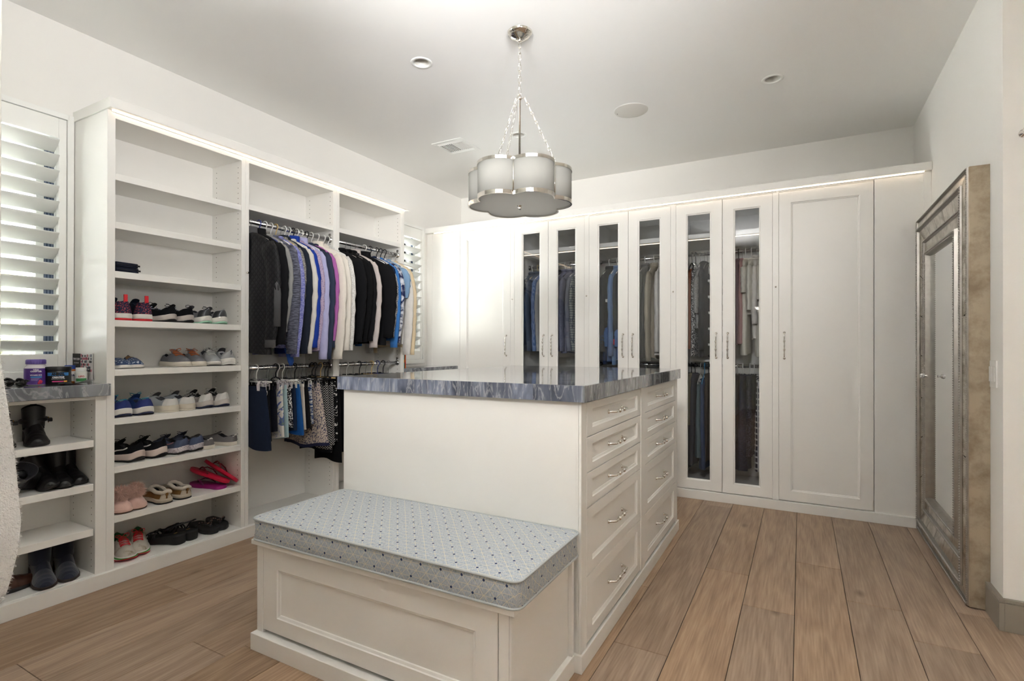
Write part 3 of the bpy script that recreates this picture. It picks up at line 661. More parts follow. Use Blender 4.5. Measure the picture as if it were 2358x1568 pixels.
# cushion with woven lattice
def mk_lattice():
    m, n, l, b = newmat('lattice_cushion_fabric')
    uv = n.new('ShaderNodeUVMap'); sp = n.new('ShaderNodeSeparateXYZ'); l.new(uv.outputs[0], sp.inputs[0])
    A, Hh = .0395, .0228
    U = mathn(n, l, 'DIVIDE', sp.outputs['X'], A); V = mathn(n, l, 'DIVIDE', sp.outputs['Y'], Hh)
    def line(e, wd):   # distance to the nearest integer
        d = mathn(n, l, 'ABSOLUTE', mathn(n, l, 'SUBTRACT', e, mathn(n, l, 'ROUND', e)))
        return mathn(n, l, 'LESS_THAN', d, wd)
    hV = mathn(n, l, 'MULTIPLY', V, .5)
    L1 = line(V, .035); L2 = line(mathn(n, l, 'ADD', U, hV), .030); L3 = line(mathn(n, l, 'SUBTRACT', U, hV), .030); L4 = line(mathn(n, l, 'MULTIPLY', U, 2.0), .035)
    ln = mathn(n, l, 'MAXIMUM', mathn(n, l, 'MAXIMUM', L1, L2), L3)
    # dots: rows V even, columns every second vertex, staggered
    q = mathn(n, l, 'DIVIDE', V, 2.0); qr = mathn(n, l, 'ROUND', q)
    uu = mathn(n, l, 'SUBTRACT', mathn(n, l, 'MULTIPLY', U, .5), mathn(n, l, 'MULTIPLY', qr, .5)); du = mathn(n, l, 'MULTIPLY', mathn(n, l, 'SUBTRACT', uu, mathn(n, l, 'ROUND', uu)), 2*A); dv_ = mathn(n, l, 'MULTIPLY', mathn(n, l, 'SUBTRACT', q, qr), 2*Hh)
    rr = mathn(n, l, 'SQRT', mathn(n, l, 'ADD', mathn(n, l, 'MULTIPLY', du, du), mathn(n, l, 'MULTIPLY', dv_, dv_))); dot = mathn(n, l, 'LESS_THAN', rr, .0042)
    mp = n.new('ShaderNodeMapping'); l.new(uv.outputs[0], mp.inputs[0]); mp.inputs['Scale'].default_value = (900, 90, 1)
    nz = n.new('ShaderNodeTexNoise'); nz.inputs['Scale'].default_value = 1; nz.inputs['Detail'].default_value = 2; l.new(mp.outputs[0], nz.inputs['Vector'])
    rp_ = n.new('ShaderNodeValToRGB'); l.new(nz.outputs['Fac'], rp_.inputs[0]); e = rp_.color_ramp.elements; e[0].position = .32; e[0].color = C(140, 152, 168); e[1].position = .68; e[1].color = C(210, 214, 216)
    def mix(f, a, col):
        x = n.new('ShaderNodeMix'); x.data_type = 'RGBA'; l.new(f, x.inputs['Factor']); l.new(a, x.inputs['A']); x.inputs['B'].default_value = col; return x.outputs['Result']
    c0 = mix(mathn(n, l, 'MULTIPLY', L4, .30), rp_.outputs[0], C(205, 205, 196)); c1 = mix(mathn(n, l, 'MULTIPLY', ln, .85), c0, C(222, 214, 192)); c2 = mix(dot, c1, C(52, 66, 104))
    l.new(c2, b.inputs['Base Color']); b.inputs['Roughness'].default_value = .9; b.inputs['Specular IOR Level'].default_value = .2
    bp = n.new('ShaderNodeBump'); bp.inputs['Strength'].default_value = .25; bp.inputs['Distance'].default_value = .002; l.new(mathn(n, l, 'ADD', ln, nz.outputs['Fac']), bp.inputs['Height']); l.new(bp.outputs[0], b.inputs['Normal'])
    return m
M_LAT = mk_lattice()
def rrect(x0, x1, y0, y1, r, n=6, per=14):
    pts = []
    for cx, cy, a0 in ((x1-r, y1-r, 0), (x0+r, y1-r, 90), (x0+r, y0+r, 180), (x1-r, y0+r, 270)):
        for k in range(n+1): a = math.radians(a0+90*k/n); pts.append((cx+r*math.cos(a), cy+r*math.sin(a)))
    out = []
    for i, p in enumerate(pts):
        q = pts[(i+1) % len(pts)]; d = math.dist(p, q); k = max(1, int(d/.04))
        for j in range(k): out.append((lerp(p[0], q[0], j/k), lerp(p[1], q[1], j/k)))
    return out
cx0, cx1, cy0, cy1, cz0, cz1 = -1.914, -.713, 1.340, 1.8275, .4345, .523
T = thing('bench_cushion', 'blue-grey bench cushion woven with a cream lattice and navy dots', 'cushion', ((cx0+cx1)/2, (cy0+cy1)/2, cz0))
ol = rrect(cx0, cx1, cy0, cy1, .032); mb = MB()
mid = ((cx0+cx1)/2, (cy0+cy1)/2)
def ring(ins, z, sidev):
    r = []
    for (x, y) in ol:
        dx = x-mid[0]; dy = y-mid[1]; nx = x-math.copysign(min(ins, abs(dx)), dx); ny = y-math.copysign(min(ins, abs(dy)), dy)
        zz = z+(.0035*math.sin(nx*9)*math.sin(ny*11+1) if sidev == 0 and ins > .01 else 0)
        r.append((nx, ny, zz)); fx = abs(dx)-(cx1-cx0)/2; fy = abs(dy)-(cy1-cy0)/2
        if sidev == 0: mb.uv.append((nx, ny))
        elif fy >= fx: mb.uv.append((nx, ny+math.copysign(1, dy)*(cz1-z)))
        else: mb.uv.append((nx+math.copysign(1, dx)*(cz1-z), ny))
    return r
rows = [ring(.004, cz0, 1), ring(.0, cz0+.006, 1), ring(-.003, cz0+.045, 1), ring(0, cz1-.008, 1), ring(.005, cz1-.002, 0)]
for k in (.02, .05, .09, .14, .19, .2425): rows.append(ring(k, cz1+.006*min(1, k/.12)-.001, 0))
mb.grid(rows, cu=True, cap1=True)
cb = mb.build('cushion_body', M_LAT, T, True)
M_PIPE = pm('cushion_piping', C(186, 190, 190), .9, var=.15, scale=300, bump=.3)
MB().tube([(x+math.copysign(.001, x-mid[0]), y+math.copysign(.001, y-mid[1]), cz1-.004) for x, y in ol], .0042, 8, closed=True).build('top_piping', M_PIPE, T, True)
MB().tube([(x, y, cz0+.0045) for x, y in ol], .004, 8, closed=True).build('bottom_piping', M_PIPE, T, True)
# ---------------------------------------------------------------- standing mirror on the right wall
def mk_antique(name, c0, c1, rough, metal, sc):
    m, n, l, b = newmat(name)
    tc = n.new('ShaderNodeTexCoord'); nz = n.new('ShaderNodeTexNoise'); nz.inputs['Scale'].default_value = sc; nz.inputs['Detail'].default_value = 6; nz.inputs['Roughness'].default_value = .65; l.new(tc.outputs['Object'], nz.inputs['Vector'])
    rp_ = n.new('ShaderNodeValToRGB'); l.new(nz.outputs['Fac'], rp_.inputs[0]); e = rp_.color_ramp.elements; e[0].position = .34; e[0].color = c0; e[1].position = .56; e[1].color = c1
    l.new(rp_.outputs[0], b.inputs['Base Color']); b.inputs['Metallic'].default_value = metal
    mr = n.new('ShaderNodeMapRange'); l.new(nz.outputs['Fac'], mr.inputs[0]); mr.inputs[3].default_value = rough*2.2; mr.inputs[4].default_value = rough*.5; l.new(mr.outputs[0], b.inputs['Roughness'])
    return m
M_ANTQ = mk_antique('antiqued_mirror', C(150, 142, 128), C(205, 200, 190), .16, .9, 14)
M_SILVER = mk_antique('tarnished_silver_leaf', C(150, 134, 112), C(182, 168, 146), .42, .45, 7)
M_MOULD = pm('pewter_moulding', (.36, .34, .31, 1), .32, .95, var=.2, scale=30, bump=.1)
M_MIRROR = pm('mirror_glass', (.88, .89, .88, 1), .012, 1.0, var=.005, scale=2)
MY0, MY1, MZ0, MZ1 = 3.145, 4.354, .006, 2.035
T = thing('standing_mirror', 'tall beaded mirror in a tarnished silver frame leaning by the right wall', 'mirror', (.715, 3.75, 0))
def mring(ins, x): return [(x, MY0+ins, MZ0+ins), (x, MY1-ins, MZ0+ins), (x, MY1-ins, MZ1-ins), (x, MY0+ins, MZ1-ins)]
MB().grid([mring(0, .7545), mring(0, .682), mring(.003, .679)], cu=True).add(mring(0, .7545), [(0, 1, 2, 3)]).build('frame_side', M_SILVER, T)
MB().grid([mring(.003, .679), mring(.004, .672), mring(.010, .672), mring(.011, .678)], cu=True).build('edge_molding', M_MOULD, T)
MB().grid([mring(.066, .676), mring(.069, .661), mring(.084, .661), mring(.088, .674)], cu=True).build('outer_molding', M_MOULD, T)
MB().grid([mring(.156, .690), mring(.160, .679), mring(.173, .679), mring(.178, .690)], cu=True).build('middle_molding', M_MOULD, T)
MB().grid([mring(.236, .692), mring(.242, .674), mring(.262, .674), mring(.272, .700)], cu=True).build('inner_molding', M_MOULD, T)
MB().add(mring(.011, .694)+mring(.27, .700), [(0, 1, 5, 4), (1, 2, 6, 5), (2, 3, 7, 6), (3, 0, 4, 7)]).build('backing', M_SHADOW, T)
MB().box(.698, .703, MY0+.268, MY1-.268, MZ0+.268, MZ1-.268).build('mirror_pane', M_MIRROR, T)
def side_pt(side, s, ins, x):
    a, b = (MY0+ins, MY1-ins), (MZ0+ins, MZ1-ins)
    if side == 0: return (x, lerp(a[0], a[1], s), b[0])
    if side == 1: return (x, a[1], lerp(b[0], b[1], s))
    if side == 2: return (x, lerp(a[0], a[1], s), b[1])
    return (x, a[0], lerp(b[0], b[1], s))
def panes(i0, x0, i1, x1, cuts_h, cuts_v, mat, t=.003):
    for side in range(4):
        cu_ = cuts_h if side in (0, 2) else cuts_v
        for s0, s1 in zip(cu_, cu_[1:]):
            g = .0015; e0 = s0 if s0 == 0 else s0+g; e1 = s1 if s1 == 1 else s1-g
            q = [side_pt(side, e0, i0, x0), side_pt(side, e1, i0, x0), side_pt(side, e1, i1, x1), side_pt(side, e0, i1, x1)]
            mb = MB(); mb.add(q+[(p[0]+t, p[1], p[2]) for p in q], [(0, 1, 2, 3), (7, 6, 5, 4), (0, 4, 5, 1), (1, 5, 6, 2), (2, 6, 7, 3), (3, 7, 4, 0)]); mb.build('mirror_strip', mat, T)
panes(.012, .679, .066, .668, [0, 1], [0, .33, .67, 1], M_ANTQ)
panes(.088, .674, .156, .690, [0, .2, .4, .6, .8, 1], [0, .14, .28, .42, .57, .71, .85, 1], M_ANTQ)
panes(.178, .688, .236, .691, [0, 1], [0, .5, 1], M_ANTQ)
def beads(ins, x, r, name):
    mb = MB()
    for side in range(4):
        L = (MY1-MY0 if side in (0, 2) else MZ1-MZ0)-2*ins; n = int(L/(r*2.5))
        for i in range(n): mb.ball(side_pt(side, (i+.5)/n, ins, x), r, 6, 4)
    o = mb.build(name, M_MOULD, T, True); o['kind'] = 'stuff'
beads(.0765, .660, .0050, 'outer_beading'); beads(.007, .671, .0034, 'edge_beading'); beads(.166, .678, .0046, 'middle_beading'); beads(.252, .673, .0048, 'inner_beading')
MB().lathe([(.0001, 0), (.008, 0), (.006, -.006), (.005, -.012), (.013, -.020), (.016, -.028), (.012, -.036), (.0001, -.038)], 10, (.674, 4.02, 1.026), ax='x').build('crystal_knob', pm('clear_crystal', (.95, .95, .96, 1), .03, 0, var=.01, trans=.85), T)

# ---------------------------------------------------------------- pendant lamp
PX, PY = -1.326, 2.504
M_SHADE = translucent('grey_linen_shade', C(182, 181, 175), .42)
M_DIFF = translucent('frosted_diffuser', C(226, 225, 220), .55)
T = thing('pendant_lamp', 'grey scalloped drum pendant with nickel bands hanging on chains', 'pendant lamp', (PX, PY, ZC), world=False)
zt, zb_ = 2.142-ZC, 1.958-ZC
MB().lathe([(.0001, -.040), (.018, -.040), (.030, -.034), (.045, -.026), (.056, -.020), (.058, -.014), (.064, -.012), (.066, -.006), (.068, 0)], 40).build('canopy', M_CHROME, T, True)
mb = MB(); mb.lathe([(.0001, -.052), (.010, -.052), (.011, -.044), (.009, -.038)], 16); mb.build('canopy_loop_nut', M_CHROME, T, True)
def link_mesh(Lh, Wh, r):
    pts = []
    for k in range(20):
        a = 2*math.pi*k/20; pts.append((Wh*math.cos(a), 0, (Lh-Wh)*(1 if math.sin(a) > 0 else -1)+Wh*math.sin(a)))
    return MB().tube(pts, r, 6, closed=True).mesh('chain_link', M_CHROME, True)
LK = link_mesh(.0185, .0085, .0019); LK2 = link_mesh(.0165, .0052, .0013); LK3 = link_mesh(.0075, .0068, .0013)
def chain(p0, p1, pat, step):
    p0, p1 = Vector(p0), Vector(p1); d = (p1-p0); n = max(2, int(round(d.length/step))); q = d.to_track_quat('Z', 'X')
    for i in range(n):
        o = place('chain_link', pat[i % len(pat)], T, p0+d*((i+.5)/n)); o.rotation_mode = 'QUATERNION'
        from mathutils import Quaternion
        o.rotation_quaternion = q @ Quaternion((0, 0, 1), (0 if i % 2 else math.pi/2))
zh = 2.545-ZC
chain((0, 0, -.050), (0, 0, zh+.012), [LK], .0315)
mb = MB(); mb.lathe([(.0001, zh+.012), (.006, zh+.012), (.006, zh+.004), (.012, zh), (.014, zh-.008), (.010, zh-.016), (.0055, zh-.02), (.0055, zb_+.02), (.0001, zb_+.02)], 16)
for a in (42.7, 162.7, 282.7):
    c, s = math.cos(math.radians(a)), math.sin(math.radians(a)); mb.tube([(0, 0, zh-.006), (c*.018, s*.018, zh-.006), (c*.026, s*.026, zh+.002)], .0025, 6)
mb.build('stem', M_CHROME, T, True)
for a in (42.7, 162.7, 282.7):
    c, s = math.cos(math.radians(a)), math.sin(math.radians(a)); chain((c*.026, s*.026, zh), (c*.236, s*.236, zt+.004), [LK2, LK3], .0265)
lobes = [-40+60*k for k in range(6)]; ca_, cc_ = .118, .160; pm_ = math.radians(72.8)
def arc(th, off=0, n=16):
    t = math.radians(th); out = []
    for i in range(n+1):
        p = -pm_+2*pm_*i/n; out.append((cc_*math.cos(t)+(ca_+off)*math.cos(t+p), cc_*math.sin(t)+(ca_+off)*math.sin(t+p)))
    return out
for th in lobes:
    o0, o1 = arc(th), arc(th, -.003)
    MB().grid([[(x, y, zb_+.004) for x, y in o0], [(x, y, zt-.004) for x, y in o0], [(x, y, zt-.004) for x, y in o1], [(x, y, zb_+.004) for x, y in o1]], cv=True).build('shade_panel', M_SHADE, T, True)
full = [p for th in lobes for p in arc(th, .0025)[:-1]]; fin = [p for th in lobes for p in arc(th, -.005)[:-1]]
for nm, a, b in (('top_band', zt-.014, zt+.002), ('bottom_band', zb_-.002, zb_+.018)):
    MB().grid([[(x, y, a) for x, y in full], [(x, y, b) for x, y in full], [(x, y, b) for x, y in fin], [(x, y, a) for x, y in fin]], cu=True, cv=True).build(nm, M_CHROME, T)
for th in lobes:
    t = math.radians(th+30); c, s = math.cos(t), math.sin(t)
    MB().tube([(c*.2265, s*.2265, zb_+.01), (c*.2265, s*.2265, zt-.006)], .0045, 8).build('seam_rib', M_CHROME, T, True)
inn = [p for th in lobes for p in arc(th, -.006)[:-1]]
mb = MB(); rows = [[(x*k, y*k, zb_+.006-.006*(1-k)) for x, y in inn] for k in (1, .8, .5, .2, .02)]; mb.grid(rows, cu=True); mb.build('bottom_diffuser', M_DIFF, T, True)
MB().lathe([(.0001, zb_-.022), (.008, zb_-.021), (.010, zb_-.014), (.010, zb_-.004), (.014, zb_-.001), (.014, zb_+.003)], 16).build('finial', M_CHROME, T, True)
mb = MB()
for th in (-40, 80, 200):
    t = math.radians(th); mb.tube([(0, 0, zt-.02), (math.cos(t)*.27, math.sin(t)*.27, zt-.012)], .003, 6)
mb.build('spider_arms', M_CHROME, T, True)

# ---------------------------------------------------------------- fuzzy robe hung just inside the doorway
T = thing('fleece_robe', 'white fleece robe hanging at the near left edge', 'robe', (-1.33, .36, .765))
prof = [(1.44, .318), (1.36, .340), (1.22, .358), (1.13, .3665), (1.05, .377), (.98, .3845), (.90, .3880), (.85, .3845), (.81, .378), (.785, .372), (.768, .362), (.762, .340)]
rr = random.Random(3); rows = []; NX = 40
for z, y in prof:
    row = []
    for k in range(NX+1):
        u = k/NX; x = lerp(-1.56, -1.145, u); edge = min(1, (1-u)/.045, u/.05); yy = .314+(y-.314)*(max(edge, 0)**.5)*(.82+.18*math.cos((u-.93)*24)); row.append((x+(.0 if u < .9 else .004*math.sin(z*30)), yy, z+.01*math.sin(u*23)))
    rows.append(row)
mb = MB(); mb.grid(rows); mb.grid([[(x, .3125, z) for x, y, z in r] for r in rows])
M_FLEECE = pm('white_fleece', C(232, 230, 226), .95, var=.05, scale=40, bump=.8, bscale=320, spec=.1, sheen=.3)
mb.build('robe_body', M_FLEECE, T, True)
fz = MB()
for _ in range(9000):
    i = rr.randrange(len(rows)-1); k = rr.randrange(NX//2, NX); a, b = rr.random(), rr.random()
    p = Vector(rows[i][k])*(1-a)*(1-b)+Vector(rows[i][k+1])*a*(1-b)+Vector(rows[i+1][k])*(1-a)*b+Vector(rows[i+1][k+1])*a*b
    d = Vector((rr.gauss(.3, .5), abs(rr.gauss(.8, .4)), rr.gauss(-.2, .5))).normalized()*rr.uniform(.003, .007); e = d.orthogonal().normalized()*.0006
    fz.add([p-e, p+e, p+d], [(0, 1, 2)])
o = fz.build('fleece_pile', M_FLEECE, T); o['kind'] = 'stuff'
MB().tube([(-1.33, .3105, 1.47), (-1.33, .345, 1.465), (-1.33, .355, 1.48)], .006, 8).build('wall_peg', M_CHROME, T, True)

# ---------------------------------------------------------------- bottles and papers on the near marble ledge
CZ = 1.0145; AZ = math.radians(-19)
def wrap_text(body, size, mat, parent, r, z, bold=.0, xs=1.0, rot=0.0):
    o = text('lettering', body, size, mat, None, None, None, bold=bold)
    me = o.data
    for v in me.vertices:
        x = v.co.x*xs; a = AZ+rot+x/r; rad = r+.0004+v.co.z; v.co = (rad*math.cos(a), rad*math.sin(a), z+v.co.y)
    o.parent = parent; return o
def arc_patch(name, mat, parent, r, z0, z1, a0, a1, n=14):
    rows = []
    for z in (z0, z1): rows.append([(r*math.cos(AZ+a0+(a1-a0)*k/n), r*math.sin(AZ+a0+(a1-a0)*k/n), z) for k in range(n+1)])
    return MB().grid(rows).build(name, mat, parent, True)
WHT = pm('print_white', C(238, 236, 240), .5); 
T = thing('vitamin_bottle', 'purple-labelled vitamin bottle with purple cap on the marble ledge', 'bottle', (-3.215, 1.122, CZ), world=False)
MB().lathe([(.0001, 0), (.040, 0), (.043, .003), (.043, .078), (.041, .086), (.034, .094), (.033, .100)], 32).build('jar', pm('clear_plastic', C(214, 208, 214), .15, var=.03, spec=.6), T, True)
MB().lathe([(.0434, .004), (.0434, .080)], 40).build('label', pm('purple_label', C(82, 48, 132), .4, var=.05), T, True)
mb = MB()
for i in range(24):
    a = i*math.pi/12; mb.box(-.0008, .0008, .0365, .0375, .101, .119); 
    for j in range(8): v = mb.v[-8+j]; mb.v[-8+j] = (v[0]*math.cos(a)-v[1]*math.sin(a), v[0]*math.sin(a)+v[1]*math.cos(a), v[2])
mb.lathe([(.0365, .100), (.0365, .119), (.034, .122), (.0001, .122)], 32); mb.build('cap', pm('violet_cap', C(108, 86, 168), .4, var=.04), T, True)
wrap_text('NEW', .0085, WHT, T, .0436, .073, .0004); wrap_text('CHAPTER', .0095, WHT, T, .0436, .0655, .0004); wrap_text('VITAMIN B12', .0075, WHT, T, .0436, .048, .0003)
arc_patch('label_band', pm('cyan_band', C(60, 150, 214), .5), T, .0437, .036, .042, -.45, .5)
for i, z in enumerate((.031, .027, .023)): arc_patch('label_line', pm('pale_violet_print', C(170, 150, 205), .5), T, .0437, z, z+.0018, -.42, .30-.08*i)
mb = MB()
for a, z in ((.30, .014), (.40, .012), (.35, .020), (.46, .017), (.25, .010)): mb.ball((.0432*math.cos(AZ+a), .0432*math.sin(AZ+a), z), .0055, 8, 6, (.4, 1, 1))
mb.build('berry_print', pm('berry_red', C(190, 36, 72), .5), T, True)
T = thing('creatine_jar', 'black supplement jar with a blue panel on the marble ledge', 'jar', (-3.185, 1.196, CZ), world=False)
MB().lathe([(.0001, 0), (.048, 0), (.051, .004), (.051, .066), (.049, .069), (.0001, .069)], 36).build('jar', M_BLKPL, T, True)
MB().lathe([(.0525, .068), (.0525, .083), (.050, .086), (.0001, .086)], 36).build('lid', M_BLKPL, T, True)
arc_patch('blue_panel', pm('azure_panel', C(48, 120, 190), .4), T, .0513, .043, .058, -.85, .85)
wrap_text('ANIMAL', .017, M_BLACK, T, .0516, .0505, .0012, .8); wrap_text('CREATINE', .0098, WHT, T, .0516, .0355, .0006); wrap_text('MONOHYDRATE 100% PURE', .0040, WHT, T, .0516, .028, .0001)
arc_patch('flavour_band', pm('magenta_band', C(210, 60, 130), .5), T, .0514, .013, .018, -.45, .40); arc_patch('flavour_tip', pm('amber_band', C(230, 160, 60), .5), T, .0514, .012, .019, .42, .70)
def small_bottle(label, loc, r, h, body, cap, capname, lab, labname, word, wmat, extra=None, cr=None):
    T = thing('pill_bottle', label, 'bottle', loc, 'small bottles on the near ledge', world=False); cr = cr or r*.86
    MB().lathe([(.0001, 0), (r*.95, 0), (r, .003), (r, h*.70), (r*.85, h*.77), (r*.78, h*.80)], 24).build('bottle', body, T, True)
    MB().lathe([(cr, h*.78), (cr, h*.97), (cr*.95, h), (.0001, h)], 24).build('cap', pm(capname, cap, .4), T, True)
    arc_patch('label', pm(labname, lab, .5), T, r+.0004, h*.08, h*.66, -1.2, 1.2)
    wrap_text(word, h*.15, wmat, T, r+.0006, h*.42, .0004)
    if extra: arc_patch('label_block', pm(extra[0], extra[1], .5), T, r+.0007, h*.10, h*.30, -.9, .9)
small_bottle('amber pill bottle with a blue cap among the ledge bottles', (-3.29, 1.286, CZ), .026, .088, pm('amber_plastic', C(206, 120, 50), .25), C(44, 78, 160), 'blue_cap', C(236, 232, 228), 'white_label', 'DHEA', pm('print_navy', C(60, 60, 120), .5))
small_bottle('white bottle with a green label block in front of the photo card', (-3.215, 1.303, CZ), .0255, .077, M_WPLAST, C(240, 240, 238), 'white_cap', C(238, 236, 232), 'white_label', 'LIPO', pm('print_red', C(190, 50, 60), .5), ('green_block', C(58, 140, 76)))
small_bottle('small clear bottle with a black lid behind the creatine jar', (-3.315, 1.255, CZ), .020, .080, pm('clear_plastic', C(214, 208, 214), .15), C(24, 24, 26), 'black_cap', C(226, 224, 220), 'pale_label', 'ZINC', M_BLACK)
T = thing('photo_card', 'glossy photo collage card leaning on the tall unit above the ledge', 'card', (-3.285, 1.336, CZ), world=False)
MB().box(-.105, .105, .0, .002, 0, .148).build('card_sheet', pm('card_white', C(238, 236, 234), .4), T)
rr = random.Random(8); cols = [C(40, 38, 42), C(210, 205, 205), C(120, 110, 110), C(190, 90, 110), C(70, 80, 100), C(235, 232, 228), C(150, 140, 60)]
MB().box(-.104, -.018, -.0006, 0, .062, .147).build('black_print', M_BLACK, T)
k = 0
for i in range(9):
    for j in range(6):
        if rr.random() < .85:
            x = -.014+i*.0128; z = .054+j*.0152; MB().box(x, x+rr.uniform(.009, .0125), -.0007, 0, z, z+rr.uniform(.010, .0148)).build('photo_print', pm('photo_tone_%d' % rr.randrange(7), cols[rr.randrange(7)], .35, var=.4, scale=90), T)
text('lettering', 'THE CLUB', .0155, WHT, T, (-.061, -.0009, .118), (P2, 0, 0), bold=.0003)
text('lettering', 'FIT FOR LIFE', .009, WHT, T, (-.061, -.0009, .098), (P2, 0, 0))
for i in range(5): MB().box(.03, .09-.006*i, -.0006, 0, .042-.007*i, .044-.007*i).build('print_line', pm('grey_print', C(150, 148, 146), .5), T)
def paper(label, x, y, z, rz, w_, h_, mat, tilt=0):
    T = thing('paper_slip', label, 'paper', (x, y, z), 'papers on the near ledge', world=False, rotz=rz)
    mb = MB(); rows = [[(lerp(-w_/2, w_/2, i/8), lerp(-h_/2, h_/2, j/4), .0008+tilt*((i/8)**2)*.02) for i in range(9)] for j in range(5)]
    mb.grid(rows); mb.grid([[(x_, y_, z_-.0007) for x_, y_, z_ in r] for r in rows]); mb.build('sheet', mat, T, True)
    MB().box(-w_*.3, w_*.1, -h_*.28, -h_*.1, .0012, .0016).build('red_print', pm('print_red', C(190, 50, 60), .5), T)
paper('white printed slip curling on the ledge before the bottles', -3.105, 1.255, CZ, .5, .10, .06, M_WPLAST, 1)
paper('white folded receipt under the pill bottles at the ledge front', -3.12, 1.20, CZ, -.3, .08, .05, M_WPLAST, .5)
T = thing('sunglasses', 'folded black sunglasses at the left end of the marble ledge', 'sunglasses', (-3.10, 1.005, CZ), world=False, rotz=.25)
mb = MB()
for s in (-1, 1):
    mb.tube([(s*.036+.030*math.cos(a*math.pi/8), .004*math.cos(a*math.pi/4), .022+.019*math.sin(a*math.pi/8)) for a in range(16)], .003, 6, closed=True)
mb.tube([(-.008, 0, .028), (0, -.003, .031), (.008, 0, .028)], .0028, 6); mb.build('frame', M_BLKPL, T, True)
for s in (-1, 1):
    mb = MB(); mb.lathe([(.0001, -.001), (1, -.001), (1, .001), (.0001, .001)], 20, ax='y'); mb.v = [(x*.029+s*.036, y, z*.018+.022) for x, y, z in mb.v]; mb.build('lens', pm('smoke_lens', C(14, 14, 16), .08), T, True)
    MB().tube([(s*.066, 0, .034), (s*.060, .02, .030), (0, .024+.004*s, .014), (-s*.05, .026+.004*s, .008)], [.003, .003, .0028, .002], 6).build('temple_arm', M_BLKPL, T, True)
# books by the far window
for i, (x, y, w_, h_, c, c2, lab) in enumerate(((-3.10, 3.660, .014, .235, C(60, 150, 130), C(240, 150, 40), 'slim teal and orange book standing beside the far window'), (-3.10, 3.679, .013, .165, C(226, 96, 36), C(200, 60, 60), 'slim orange book standing beside the far window'))):
    T = thing('book', lab, 'book', (x, y, 1.0105), 'books standing on the far ledge', world=False)
    MB().box(-.16, -.002, -w_/2+.0015, w_/2-.0015, .002, h_-.002).build('pages', pm('page_white', C(235, 230, 220), .8), T)
    MB().box(-.16, 0, -w_/2, -w_/2+.0015, 0, h_).box(-.16, 0, w_/2-.0015, w_/2, 0, h_).box(-.0018, .0, -w_/2, w_/2, 0, h_).build('cover', pm('book_cover_%d' % i, c, .5), T)
    MB().box(.0001, .0006, -w_/2, w_/2, h_*.72, h_*.97).box(.0001, .0006, -w_/2, w_/2, h_*.2, h_*.32).build('spine_band', pm('book_band_%d' % i, c2, .5), T)
